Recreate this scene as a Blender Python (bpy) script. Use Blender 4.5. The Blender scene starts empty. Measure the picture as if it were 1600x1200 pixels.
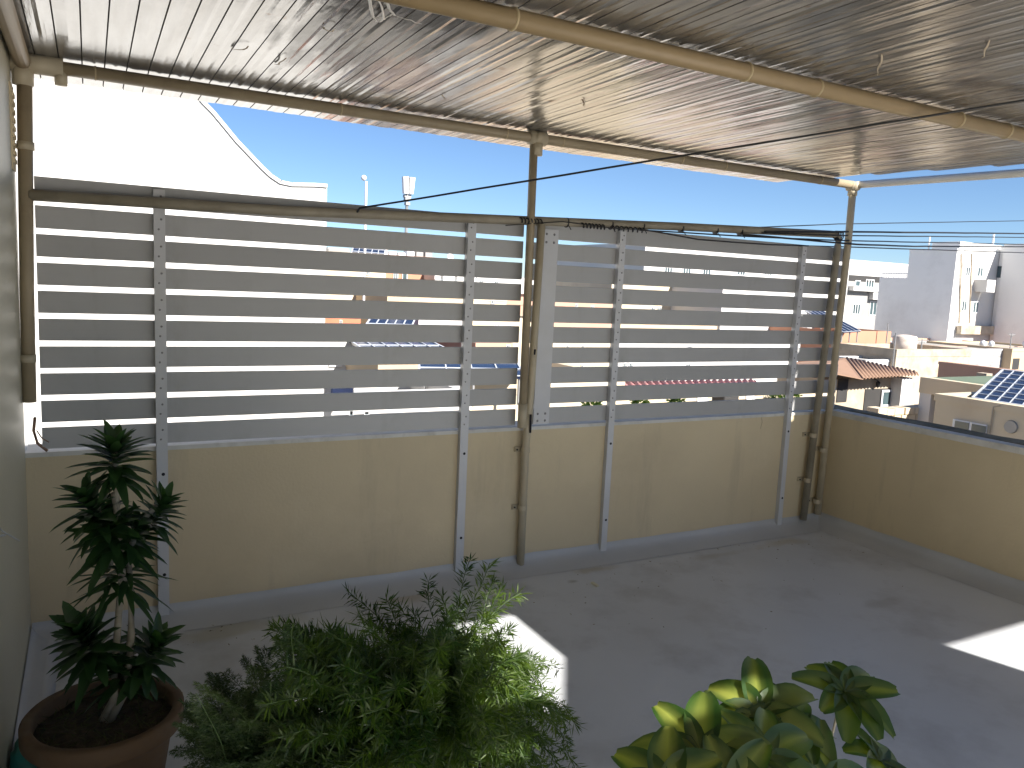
import bpy, bmesh, math, random
from mathutils import Vector, Matrix, noise
R_ = math.radians
random.seed(7)
sc = bpy.context.scene
COL = sc.collection
# ------------------------------------------------------------------ camera
CAM = Vector((0.2856, -4.2597, 1.8207))
CR = Vector((0.88121, -0.47052, 0.04566)); CU = Vector((0.02042, 0.13437, 0.99072)); CF = Vector((0.47229, 0.8721, -0.12801))
FPX = 1223.63
cd = bpy.data.cameras.new('camera'); cam = bpy.data.objects.new('camera', cd); COL.objects.link(cam)
cd.sensor_width = 36; cd.lens = 27.532; cd.clip_start = .05; cd.clip_end = 6000
cam.matrix_world = Matrix(((CR.x, CU.x, -CF.x, CAM.x), (CR.y, CU.y, -CF.y, CAM.y), (CR.z, CU.z, -CF.z, CAM.z), (0, 0, 0, 1)))
sc.camera = cam
# ------------------------------------------------------------------ light
TRAVEL = Vector((-.3, 1.0, -.731)).normalized()
w = bpy.data.worlds.new('World'); sc.world = w; w.use_nodes = True
nt = w.node_tree; bg = nt.nodes['Background']
sk = nt.nodes.new('ShaderNodeTexSky'); sk.sky_type = 'NISHITA'; sk.sun_disc = False
sk.sun_elevation = R_(35); sk.sun_rotation = math.atan2(.3, -1.0)
sk.altitude = 50; sk.air_density = .75; sk.dust_density = .15; sk.ozone_density = 5.5
nt.links.new(sk.outputs[0], bg.inputs[0]); bg.inputs[1].default_value = .042
sd = bpy.data.lights.new('sun', 'SUN'); sd.energy = 3.6; sd.angle = R_(.5); sd.color = (1, .95, .87)
so = bpy.data.objects.new('sun', sd); COL.objects.link(so)
so.rotation_euler = TRAVEL.to_track_quat('-Z', 'Y').to_euler()
sc.view_settings.view_transform = 'Standard'; sc.view_settings.look = 'None'
sc.view_settings.exposure = 1.84; sc.view_settings.gamma = 1
sc.render.resolution_x = 1024; sc.render.resolution_y = 768

# ------------------------------------------------------------------ helpers
def at(px, py, Y=None, X=None, Z=None):
    d = CF + CR * ((px - 800) / FPX) - CU * ((py - 600) / FPX)
    t = (Y - CAM.y) / d.y if Y is not None else (X - CAM.x) / d.x if X is not None else (Z - CAM.z) / d.z
    return CAM + d * t
def link(name, me, mat, parent=None, smooth=False):
    o = bpy.data.objects.new(name, me); COL.objects.link(o)
    if mat is not None and not me.materials: me.materials.append(mat)
    if parent is not None: o.parent = parent; o.matrix_parent_inverse = Matrix.Translation(-parent.location)
    if smooth:
        for p in me.polygons: p.use_smooth = True
    return o
def fin(name, bm, mat, parent=None, smooth=False, bevel=0):
    if bevel:
        bmesh.ops.bevel(bm, geom=bm.edges[:], offset=bevel, segments=1, affect='EDGES')
    bmesh.ops.recalc_face_normals(bm, faces=bm.faces[:])
    me = bpy.data.meshes.new(name); bm.to_mesh(me); bm.free()
    return link(name, me, mat, parent, smooth)
def tag(o, label, cat, group=None, kind=None):
    if label: o['label'] = label
    if cat: o['category'] = cat
    if group: o['group'] = group
    if kind: o['kind'] = kind
    return o
def thing(name, loc, label, cat, group=None):
    o = bpy.data.objects.new(name, None); COL.objects.link(o); o.location = loc
    return tag(o, label, cat, group)
def box(bm, a, b):
    x0, y0, z0 = a; x1, y1, z1 = b
    v = [bm.verts.new(p) for p in ((x0,y0,z0),(x1,y0,z0),(x1,y1,z0),(x0,y1,z0),(x0,y0,z1),(x1,y0,z1),(x1,y1,z1),(x0,y1,z1))]
    for f in ((0,3,2,1),(4,5,6,7),(0,1,5,4),(1,2,6,5),(2,3,7,6),(3,0,4,7)): bm.faces.new([v[i] for i in f])
    return v
def boxo(name, a, b, mat, parent=None, bevel=0):
    bm = bmesh.new(); box(bm, a, b); return fin(name, bm, mat, parent, bevel=bevel)
def tube(bm, pts, r, seg=10, cap=True):
    pts = [Vector(p) for p in pts]; rings = []
    n = len(pts)
    for i, p in enumerate(pts):
        t = (pts[min(i+1, n-1)] - pts[max(i-1, 0)]).normalized()
        a = t.cross(Vector((0, 0, 1)));
        if a.length < .05: a = t.cross(Vector((0, 1, 0)))
        a.normalize(); b = t.cross(a)
        rr = r[i] if isinstance(r, (list, tuple)) else r
        rings.append([bm.verts.new(p + (a * math.cos(2*math.pi*k/seg) + b * math.sin(2*math.pi*k/seg)) * rr) for k in range(seg)])
    for i in range(n-1):
        for k in range(seg): bm.faces.new((rings[i][k], rings[i][(k+1) % seg], rings[i+1][(k+1) % seg], rings[i+1][k]))
    if cap: bm.faces.new(rings[0][::-1]); bm.faces.new(rings[-1])
def tubeo(name, pts, r, mat, parent=None, seg=12):
    bm = bmesh.new(); tube(bm, pts, r, seg); return fin(name, bm, mat, parent, smooth=True)
def prism(bm, outline, depthvec):
    a = [bm.verts.new(p) for p in outline]; b = [bm.verts.new(Vector(p) + depthvec) for p in outline]
    bm.faces.new(a); bm.faces.new(b[::-1]); n = len(a)
    for i in range(n): bm.faces.new((a[i], b[i], b[(i+1) % n], a[(i+1) % n]))
def lathe(bm, prof, cx, cy, seg=40):
    rings = [[bm.verts.new((cx + r*math.cos(2*math.pi*k/seg), cy + r*math.sin(2*math.pi*k/seg), z)) for k in range(seg)] for r, z in prof]
    for i in range(len(rings)-1):
        for k in range(seg): bm.faces.new((rings[i][k], rings[i][(k+1) % seg], rings[i+1][(k+1) % seg], rings[i+1][k]))
    bm.faces.new(rings[0][::-1]); bm.faces.new(rings[-1])

# ------------------------------------------------------------------ materials
def mat(name, col, rough=.6, metal=0., var=.12, scale=3., bump=0., bscale=40., stretch=(1,1,1), dirt=None, dscale=1.5, damt=.5, spec=.5, trans=0.):
    m = bpy.data.materials.new(name); m.use_nodes = True
    t = m.node_tree; N = t.nodes; L = t.links; b = N['Principled BSDF']
    b.inputs['Roughness'].default_value = rough; b.inputs['Metallic'].default_value = metal
    b.inputs['Specular IOR Level'].default_value = spec
    tc = N.new('ShaderNodeTexCoord'); mp = N.new('ShaderNodeMapping'); mp.inputs['Scale'].default_value = stretch
    L.new(tc.outputs['Object'], mp.inputs[0])
    nz = N.new('ShaderNodeTexNoise'); nz.inputs['Scale'].default_value = scale; nz.inputs['Detail'].default_value = 6
    L.new(mp.outputs[0], nz.inputs[0])
    mr = N.new('ShaderNodeMapRange'); mr.inputs[1].default_value = .3; mr.inputs[2].default_value = .7
    mr.inputs[3].default_value = 1-var; mr.inputs[4].default_value = 1+var; L.new(nz.outputs[0], mr.inputs[0])
    mx = N.new('ShaderNodeVectorMath'); mx.operation = 'SCALE'; mx.inputs[0].default_value = col[:3]
    L.new(mr.outputs[0], mx.inputs['Scale']); out = mx.outputs[0]
    if dirt:
        n2 = N.new('ShaderNodeTexNoise'); n2.inputs['Scale'].default_value = dscale; n2.inputs['Detail'].default_value = 8; n2.inputs['Roughness'].default_value = .65
        L.new(mp.outputs[0], n2.inputs[0])
        r2 = N.new('ShaderNodeMapRange'); r2.inputs[1].default_value = .5; r2.inputs[2].default_value = .7; r2.inputs[4].default_value = damt
        L.new(n2.outputs[0], r2.inputs[0])
        mi = N.new('ShaderNodeMix'); mi.data_type = 'RGBA'; L.new(r2.outputs[0], mi.inputs[0]); L.new(out, mi.inputs[6]); mi.inputs[7].default_value = (*dirt, 1)
        out = mi.outputs[2]
    L.new(out, b.inputs['Base Color'])
    rr = N.new('ShaderNodeMapRange'); rr.inputs[3].default_value = max(0, rough-.08); rr.inputs[4].default_value = min(1, rough+.08)
    L.new(nz.outputs[0], rr.inputs[0]); L.new(rr.outputs[0], b.inputs['Roughness'])
    if bump:
        n3 = N.new('ShaderNodeTexNoise'); n3.inputs['Scale'].default_value = bscale; n3.inputs['Detail'].default_value = 4
        L.new(mp.outputs[0], n3.inputs[0]); bp = N.new('ShaderNodeBump'); bp.inputs['Strength'].default_value = 1; bp.inputs['Distance'].default_value = bump
        L.new(n3.outputs[0], bp.inputs['Height']); L.new(bp.outputs[0], b.inputs['Normal'])
    return m
def leafmat(name, c1, c2, rough=.4, trans=.35):
    m = bpy.data.materials.new(name); m.use_nodes = True
    t = m.node_tree; N = t.nodes; L = t.links; b = N['Principled BSDF']; out = N['Material Output']
    at_ = N.new('ShaderNodeAttribute'); at_.attribute_name = 'tint'
    mi = N.new('ShaderNodeMix'); mi.data_type = 'RGBA'; L.new(at_.outputs['Fac'], mi.inputs[0])
    mi.inputs[6].default_value = (*c1, 1); mi.inputs[7].default_value = (*c2, 1)
    L.new(mi.outputs[2], b.inputs['Base Color']); b.inputs['Roughness'].default_value = rough
    tr = N.new('ShaderNodeBsdfTranslucent'); sc_ = N.new('ShaderNodeVectorMath'); sc_.operation = 'MULTIPLY'
    L.new(mi.outputs[2], sc_.inputs[0]); sc_.inputs[1].default_value = (1.6, 1.7, .7); L.new(sc_.outputs[0], tr.inputs[0])
    ms = N.new('ShaderNodeMixShader'); ms.inputs[0].default_value = trans
    L.new(b.outputs[0], ms.inputs[1]); L.new(tr.outputs[0], ms.inputs[2]); L.new(ms.outputs[0], out.inputs[0])
    return m
M = {}
M['wall'] = mat('yellow_paint', (.63, .53, .355), .75, var=.05, scale=1.5, bump=.0015, bscale=60, dirt=(.52, .43, .29), dscale=.9, damt=.5)
M['housewall'] = mat('house_paint', (.50, .47, .36), .45, var=.05, scale=1.2, bump=.002, bscale=25, dirt=(.42, .38, .27), dscale=.9, damt=.35)
M['skirt'] = mat('grey_floor_paint', (.50, .51, .53), .5, var=.07, scale=2, bump=.001, bscale=30)
M['white'] = mat('white_aluminium', (.41, .415, .425), .4, var=.05, scale=2.0, dirt=(.32, .31, .29), dscale=1.6, damt=.35)
def objrand(m, amt):
    t = m.node_tree; N = t.nodes; L = t.links; b = N['Principled BSDF']; src = b.inputs['Base Color'].links[0].from_socket
    oi = N.new('ShaderNodeObjectInfo'); mr = N.new('ShaderNodeMapRange'); mr.inputs[3].default_value = 1-amt; mr.inputs[4].default_value = 1+amt; L.new(oi.outputs['Random'], mr.inputs[0])
    v = N.new('ShaderNodeVectorMath'); v.operation = 'SCALE'; L.new(src, v.inputs[0]); L.new(mr.outputs[0], v.inputs['Scale']); L.new(v.outputs[0], b.inputs['Base Color'])
def streaks(m, col, amt, st, thr=.52):
    t = m.node_tree; N = t.nodes; L = t.links; b = N['Principled BSDF']; src = b.inputs['Base Color'].links[0].from_socket
    tc = N.new('ShaderNodeTexCoord'); mp = N.new('ShaderNodeMapping'); mp.inputs['Scale'].default_value = st; L.new(tc.outputs['Object'], mp.inputs[0])
    n = N.new('ShaderNodeTexNoise'); n.inputs['Scale'].default_value = 1; n.inputs['Detail'].default_value = 8; n.inputs['Roughness'].default_value = .7; L.new(mp.outputs[0], n.inputs[0])
    r = N.new('ShaderNodeMapRange'); r.inputs[1].default_value = thr; r.inputs[2].default_value = thr+.2; r.inputs[4].default_value = amt; L.new(n.outputs[0], r.inputs[0])
    mi = N.new('ShaderNodeMix'); mi.data_type = 'RGBA'; L.new(r.outputs[0], mi.inputs[0]); L.new(src, mi.inputs[6]); mi.inputs[7].default_value = (*col, 1); L.new(mi.outputs[2], b.inputs['Base Color'])
objrand(M['white'], .06); streaks(M['white'], (.27, .26, .23), .45, (3.5, 3.5, 1.2), .55)
streaks(M['wall'], (.40, .34, .24), .45, (5, 5, .7), .54); streaks(M['wall'], (.70, .60, .42), .5, (1.3, 1.3, 1.6), .52)
M['post'] = mat('white_post_paint', (.56, .57, .60), .4, var=.04, scale=3, dirt=(.5, .49, .46), dscale=4, damt=.3)
M['screw'] = mat('screw_steel', (.22, .22, .23), .4, metal=.6)
M['hole'] = mat('dark_hole', (.015, .015, .02), .9)
M['pipe'] = mat('cream_pipe_paint', (.46, .40, .29), .5, var=.08, scale=6, dirt=(.38, .29, .17), dscale=5, damt=.45, bump=.0006, bscale=80)
M['beampipe'] = mat('tan_pipe_paint', (.29, .215, .12), .42, var=.08, scale=5, dirt=(.38, .28, .16), dscale=4, damt=.35, bump=.0006, bscale=80)
M['cap'] = mat('white_coping', (.62, .61, .58), .7, var=.1, scale=6, dirt=(.35, .33, .3), dscale=8, damt=.5)
M['membrane'] = mat('roof_membrane', (.19, .18, .14), .95, spec=.05, var=.3, scale=6, dirt=(.3, .28, .24), dscale=5, damt=.7, bump=.004, bscale=20)
M['cable'] = mat('black_cable', (.012, .012, .014), .45)
M['terracotta'] = mat('terracotta', (.115, .068, .034), .75, var=.15, scale=6, dirt=(.16, .13, .085), dscale=4, damt=.6, bump=.001)
M['soil'] = mat('soil', (.05, .035, .022), .95, var=.5, scale=30, bump=.01, bscale=50)
M['darkpot'] = mat('dark_plastic_pot', (.05, .05, .05), .5)
M['stem'] = mat('pale_bark', (.34, .31, .25), .8, var=.2, scale=25, bump=.002, bscale=90, dirt=(.2, .17, .12), dscale=20, damt=.5)
M['teal'] = mat('teal_plastic', (.03, .22, .19), .35, var=.2, scale=9)
M['tie'] = mat('cable_tie', (.45, .36, .22), .4)
M['bag'] = mat('torn_white_foil', (.7, .68, .66), .3, var=.1)
M['clip'] = mat('cream_plastic', (.6, .58, .45), .5)
def foil():
    m = bpy.data.materials.new('foil_underside'); m.use_nodes = True
    t = m.node_tree; N = t.nodes; L = t.links; b = N['Principled BSDF']
    b.inputs['Metallic'].default_value = .7
    tc = N.new('ShaderNodeTexCoord')
    def mp(s):
        a = N.new('ShaderNodeMapping'); a.inputs['Scale'].default_value = s; L.new(tc.outputs['Object'], a.inputs[0]); return a
    def nz(v, s, d=5):
        a = N.new('ShaderNodeTexNoise'); a.inputs['Scale'].default_value = s; a.inputs['Detail'].default_value = d; L.new(v.outputs[0], a.inputs[0]); return a
    st = mp((1, .09, 1)); iso = mp((1, 1, 1))
    n1 = nz(st, 22); n2 = nz(iso, 1.3, 6); n3 = nz(iso, 9, 8)
    cr = N.new('ShaderNodeValToRGB'); L.new(n2.outputs[0], cr.inputs[0])
    cr.color_ramp.elements[0].position = .35; cr.color_ramp.elements[0].color = (.31, .31, .31, 1)
    cr.color_ramp.elements[1].position = .65; cr.color_ramp.elements[1].color = (.41, .415, .42, 1)
    mi = N.new('ShaderNodeMix'); mi.data_type = 'RGBA'; mi.blend_type = 'MULTIPLY'; mi.inputs[0].default_value = .7
    c2 = N.new('ShaderNodeValToRGB'); L.new(n1.outputs[0], c2.inputs[0])
    c2.color_ramp.elements[0].position = .3; c2.color_ramp.elements[0].color = (.62, .6, .57, 1); c2.color_ramp.elements[1].position = .7
    L.new(cr.outputs[0], mi.inputs[6]); L.new(c2.outputs[0], mi.inputs[7])
    # rust freckles
    mr = N.new('ShaderNodeMapRange'); mr.inputs[1].default_value = .68; mr.inputs[2].default_value = .74; L.new(n3.outputs[0], mr.inputs[0])
    m3 = N.new('ShaderNodeMix'); m3.data_type = 'RGBA'; L.new(mr.outputs[0], m3.inputs[0]); L.new(mi.outputs[2], m3.inputs[6]); m3.inputs[7].default_value = (.16, .09, .05, 1)
    cur = m3.outputs[2]
    for (cx, cy, rx, ry, c, am) in ((1.24, -1.35, .30, .85, (.035, .033, .032), .95), (1.55, -.75, .16, .30, (.20, .09, .06), .5), (3.05, -3.0, .9, .12, (.10, .075, .05), .6), (4.0, -2.2, .7, .07, (.13, .10, .08), .5)):  # first ellipse: a dark reflection painted into the foil colour
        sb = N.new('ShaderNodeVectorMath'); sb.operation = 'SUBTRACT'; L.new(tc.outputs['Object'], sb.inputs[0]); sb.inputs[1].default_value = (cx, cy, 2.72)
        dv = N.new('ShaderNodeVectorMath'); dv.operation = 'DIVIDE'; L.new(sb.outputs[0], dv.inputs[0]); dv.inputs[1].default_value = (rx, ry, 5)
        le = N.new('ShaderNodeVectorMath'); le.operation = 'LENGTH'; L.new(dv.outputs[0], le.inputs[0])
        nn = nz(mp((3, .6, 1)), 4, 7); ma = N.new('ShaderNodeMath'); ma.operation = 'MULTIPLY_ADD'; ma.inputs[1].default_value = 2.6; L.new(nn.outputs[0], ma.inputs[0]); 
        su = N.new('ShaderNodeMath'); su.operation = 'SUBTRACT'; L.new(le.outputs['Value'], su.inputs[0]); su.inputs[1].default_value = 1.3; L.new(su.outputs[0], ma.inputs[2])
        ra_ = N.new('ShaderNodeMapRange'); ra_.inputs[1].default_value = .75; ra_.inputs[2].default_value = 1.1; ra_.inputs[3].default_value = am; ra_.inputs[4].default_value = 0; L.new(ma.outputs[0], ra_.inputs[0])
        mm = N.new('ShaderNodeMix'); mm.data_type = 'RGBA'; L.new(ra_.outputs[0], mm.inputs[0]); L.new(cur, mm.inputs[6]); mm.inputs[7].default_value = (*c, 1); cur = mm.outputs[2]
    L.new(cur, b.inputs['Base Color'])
    r = N.new('ShaderNodeMapRange'); r.inputs[1].default_value = .3; r.inputs[2].default_value = .7; r.inputs[3].default_value = .10; r.inputs[4].default_value = .24
    L.new(n2.outputs[0], r.inputs[0]); L.new(r.outputs[0], b.inputs['Roughness'])
    n4 = nz(mp((1, .12, 1)), 60, 3); bp = N.new('ShaderNodeBump'); bp.inputs['Distance'].default_value = .0012
    L.new(n4.outputs[0], bp.inputs['Height']); bp2 = N.new('ShaderNodeBump'); bp2.inputs['Distance'].default_value = .0025
    n5 = nz(mp((1, .35, 1)), 8, 3); L.new(n5.outputs[0], bp2.inputs['Height']); L.new(bp.outputs[0], bp2.inputs['Normal'])
    L.new(bp2.outputs[0], b.inputs['Normal'])
    return m
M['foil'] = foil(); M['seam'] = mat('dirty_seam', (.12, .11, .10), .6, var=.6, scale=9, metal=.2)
def floormat():
    m = mat('terrace_floor_paint', (.57, .59, .625), .34, var=.08, scale=1.1, bump=.0008, bscale=25, dirt=(.37, .375, .39), dscale=1.7, damt=.7)
    t = m.node_tree; N = t.nodes; L = t.links; b = N['Principled BSDF']; cur = b.inputs['Base Color'].links[0].from_socket
    tc = N.new('ShaderNodeTexCoord'); wn = N.new('ShaderNodeTexNoise'); wn.inputs['Scale'].default_value = 4; wn.inputs['Detail'].default_value = 6
    L.new(tc.outputs['Object'], wn.inputs[0])
    for (x, y, rx, ry, c, a) in ((.85, -.27, .5, .10, (.42, .40, .33), .65), (1.8, -.2, .28, .07, (.45, .38, .30), .6), (3.14, -.24, .18, .055, (.46, .42, .34), .8), (4.77, -.29, .22, .08, (.46, .43, .36), .8),
                                 (2.35, -.42, .10, .05, (.12, .12, .11), .5), (4.55, -1.35, .22, .06, (.2, .19, .18), .3), (2.9, -.36, .05, .03, (.11, .11, .10), .5), (4.1, -.32, .3, .05, (.36, .33, .27), .4)):
        s = N.new('ShaderNodeVectorMath'); s.operation = 'SUBTRACT'; L.new(tc.outputs['Object'], s.inputs[0]); s.inputs[1].default_value = (x, y, 0)
        d = N.new('ShaderNodeVectorMath'); d.operation = 'DIVIDE'; L.new(s.outputs[0], d.inputs[0]); d.inputs[1].default_value = (rx, ry, 1)
        l = N.new('ShaderNodeVectorMath'); l.operation = 'LENGTH'; L.new(d.outputs[0], l.inputs[0])
        ad = N.new('ShaderNodeMath'); ad.operation = 'ADD'; L.new(l.outputs['Value'], ad.inputs[0])
        sb = N.new('ShaderNodeMath'); sb.operation = 'MULTIPLY_ADD'; sb.inputs[1].default_value = 3.2; sb.inputs[2].default_value = -1.6; L.new(wn.outputs[0], sb.inputs[0]); L.new(sb.outputs[0], ad.inputs[1])
        r = N.new('ShaderNodeMapRange'); r.inputs[1].default_value = .3; r.inputs[2].default_value = 1.1; r.inputs[3].default_value = a; r.inputs[4].default_value = 0; L.new(ad.outputs[0], r.inputs[0])
        mi = N.new('ShaderNodeMix'); mi.data_type = 'RGBA'; L.new(r.outputs[0], mi.inputs[0]); L.new(cur, mi.inputs[6]); mi.inputs[7].default_value = (*c, 1); cur = mi.outputs[2]
    L.new(cur, b.inputs['Base Color'])
    return m
M['floor'] = floormat()
# town
M['t_white'] = mat('town_white', (.58, .57, .55), .85, var=.04, scale=.4, dirt=(.6, .56, .48), dscale=.6, damt=.3)
M['t_pwhite'] = mat('town_party_wall', (.86, .85, .82), .85, var=.03, scale=.3, dirt=(.52, .50, .47), dscale=.3, damt=.4)
M['t_cream'] = mat('town_cream', (.60, .51, .37), .85, var=.08, scale=.7, dirt=(.48, .36, .24), dscale=.9, damt=.45)
M['t_stone'] = mat('town_weathered', (.44, .37, .28), .9, var=.2, scale=1.6, dirt=(.26, .17, .11), dscale=1.3, damt=.7, bump=.03, bscale=3)
M['t_yellow'] = mat('town_yellow', (.52, .40, .26), .85, var=.08, scale=.7)
M['t_orange'] = mat('town_orange', (.44, .22, .14), .85, var=.08, scale=.7)
M['t_salmon'] = mat('town_salmon', (.48, .29, .21), .85, var=.08, scale=.7)
M['t_grey'] = mat('town_grey', (.30, .29, .28), .85, var=.06, scale=.7)
M['t_graystone'] = mat('town_greystone', (.36, .35, .35), .9, var=.35, scale=1.4, stretch=(1, 1, 5), dirt=(.2, .2, .2), dscale=2, damt=.5)
M['t_green'] = mat('town_green_roof', (.13, .17, .115), .85, var=.1, scale=.6)
M['t_roof'] = mat('town_roof', (.34, .32, .29), .9, var=.15, scale=.8, dirt=(.26, .23, .19), dscale=.7, damt=.5)
M['t_brown'] = mat('corrugated_brown', (.27, .165, .11), .75, var=.15, scale=2, dirt=(.2, .12, .09), dscale=2, damt=.5)
M['t_pink'] = mat('pink_roof', (.55, .22, .2), .7, var=.15, scale=1.2, dirt=(.6, .45, .35), dscale=1, damt=.7)
M['t_tile'] = mat('terracotta_tile', (.45, .15, .08), .75, var=.15, scale=3)
M['lightpipe'] = mat('white_pipe_paint', (.72, .71, .67), .45, var=.06, scale=5)
M['t_dark'] = mat('dark_opening', (.035, .033, .032), .7)
M['glass'] = mat('window_glass', (.06, .09, .10), .12, var=.3, scale=1)
M['frame'] = mat('window_frame', (.7, .7, .7), .5)
M['pv'] = mat('solar_cells', (.012, .018, .045), .2, var=.15, scale=2, spec=.4)
M['pvline'] = mat('solar_grid', (.5, .53, .58), .4)
M['tankw'] = mat('water_tank_white', (.62, .63, .64), .55, var=.08)
M['tankr'] = mat('water_tank_stained', (.55, .48, .42), .8, var=.15, scale=4, dirt=(.3, .2, .14), dscale=3, damt=.6)
M['metal'] = mat('galvanised', (.30, .30, .30), .5, metal=.5)
M['asphalt'] = mat('street_asphalt', (.12, .115, .11), .9, var=.2, scale=.3)
M['tree'] = mat('tree_leaf', (.06, .10, .03), .7, var=.4, scale=2)

# ================================================================== SETTING
bm = bmesh.new(); box(bm, (-3000, -1500, -9.3), (3000, 5000, -9)); tag(fin('ground', bm, M['asphalt']), None, None, kind='structure')
L = 5.5
M['rear'] = mat('pale_bounce_floor', (.74, .71, .66), .6)  # unseen rear floor made pale to bounce sunlight into the terrace
boxo('rear_bounce_floor', (-.3, -14, -.3), (5.72, -3.4, -.001), M['rear']); tag(bpy.data.objects['rear_bounce_floor'], None, None, kind='structure')
boxo('terrace_floor', (-.3, -3.4, -.3), (5.72, .22, 0), M['floor']); tag(bpy.data.objects['terrace_floor'], None, None, kind='structure')

# parapet walls
def coving(name, axis, a, b, parent, w=.20, h=.078):
    bm = bmesh.new(); prof = [(-.004, h)] + [(-.004 - w*(1-math.cos(t))*1.0, h*(1-math.sin(t)) + .0015) for t in [R_(x) for x in (0, 12, 25, 40, 55, 70, 90)]]
    prof = [(-.004, h), (-.010, h*.66), (-.03, h*.42), (-.07, h*.25), (-.12, h*.11), (-w, .002)]
    n = 90; rings = []
    for i in range(n+1):
        s = a + (b-a)*i/n; row = []
        for j, (o, z) in enumerate(prof):
            zz = z + (noise.noise(Vector((s*3, 7, 0)))*.006 + noise.noise(Vector((s*14, 3, 0)))*.0025 if j == 0 else 0)
            row.append(bm.verts.new((s, o, zz) if axis == 'x' else (L+o, s, zz) if axis == 'y' else (-o, s, zz)))
        rings.append(row)
    for i in range(n):
        for j in range(len(prof)-1): bm.faces.new((rings[i][j], rings[i+1][j], rings[i+1][j+1], rings[i][j+1]))
    return fin(name, bm, M['skirt'], parent, smooth=True)
t = thing('parapet_wall', (2.75, .1, 0), 'yellow painted parapet wall carrying the white slat fence', 'wall')
boxo('wall_body', (0, 0, -.3), (5.7, .2, .897), M['wall'], t)
bm = bmesh.new(); box(bm, (0, -.004, .897), (5.5, .205, .919)); fin('coping', bm, M['cap'], t)
coving('skirting', 'x', 0.004, L-.004, t)
# hairline crack
bm = bmesh.new(); tube(bm, [at(1184, 648, Y=-.001), at(1190, 652, Y=-.001), at(1191, 659, Y=-.001), at(1188, 670, Y=-.001)], .002, 4); fin('crack', bm, M['t_stone'], t)
t = thing('parapet_wall', (5.6, -3, 0), 'yellow painted parapet wall along the right edge below the rooftops', 'wall')
boxo('wall_body', (5.5, -12, -.3), (5.7, 0, .884), M['wall'], t)
bm = bmesh.new(); box(bm, (5.494, -12, .885), (5.60, -.001, .928)); fin('coping', bm, M['cap'], t)
bm = bmesh.new(); box(bm, (5.60, -12, .885), (5.78, .2, .932)); bmesh.ops.subdivide_edges(bm, edges=[e for e in bm.edges if e.calc_length() > 3], cuts=60)
for v in bm.verts:
    if v.co.z > .9: v.co.z += noise.noise(v.co*6)*.012
    if v.co.x < 5.61 and v.co.z > .9: v.co.x += abs(noise.noise(v.co*5))*.03
fin('membrane', bm, M['membrane'], t)
coving('skirting', 'y', -6.9, -.004, t, w=.2, h=.085)
# house wall on the left (next to the camera)
t = thing('house_wall', (-.1, -3, 0), 'tall pale house wall at the left edge of the terrace', 'wall')
boxo('wall_body', (-.25, -12, -.3), (0, 0.0, 3.3), M['housewall'], t)
coving('skirting', 'z', -5.5, -.004, t, w=.05, h=.07)
bm = bmesh.new()   # louvred vent high on the wall
for i in range(9): box(bm, (0, -.17, 2.24 + i*.035), (.012, -.06, 2.258 + i*.035))
box(bm, (0, -.19, 2.21), (.006, -.04, 2.57)); fin('vent_grille', bm, M['wall'], t)
# unseen panel added behind the camera to keep sun off the floor
t = thing('rear_sun_blocker', (2.7, -5.7, 1.9), 'unseen pale panel added behind the viewer to block the sun', 'blocker')
bm = bmesh.new(); box(bm, (-.25, -5.66, 1.9), (5.41, -5.605, 2.77)); fin('blocker_body', bm, M['t_white'], t)
t = thing('side_sun_blocker', (7.5, -2.4, -9), 'tall unseen slab added on the right to shade the terrace', 'wall')
boxo('wall_body', (5.85, -2.5, -9), (10, -2.3, 4.22), M['t_white'], t)  # slab added out of view to keep sun off fence and corner pole

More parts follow.
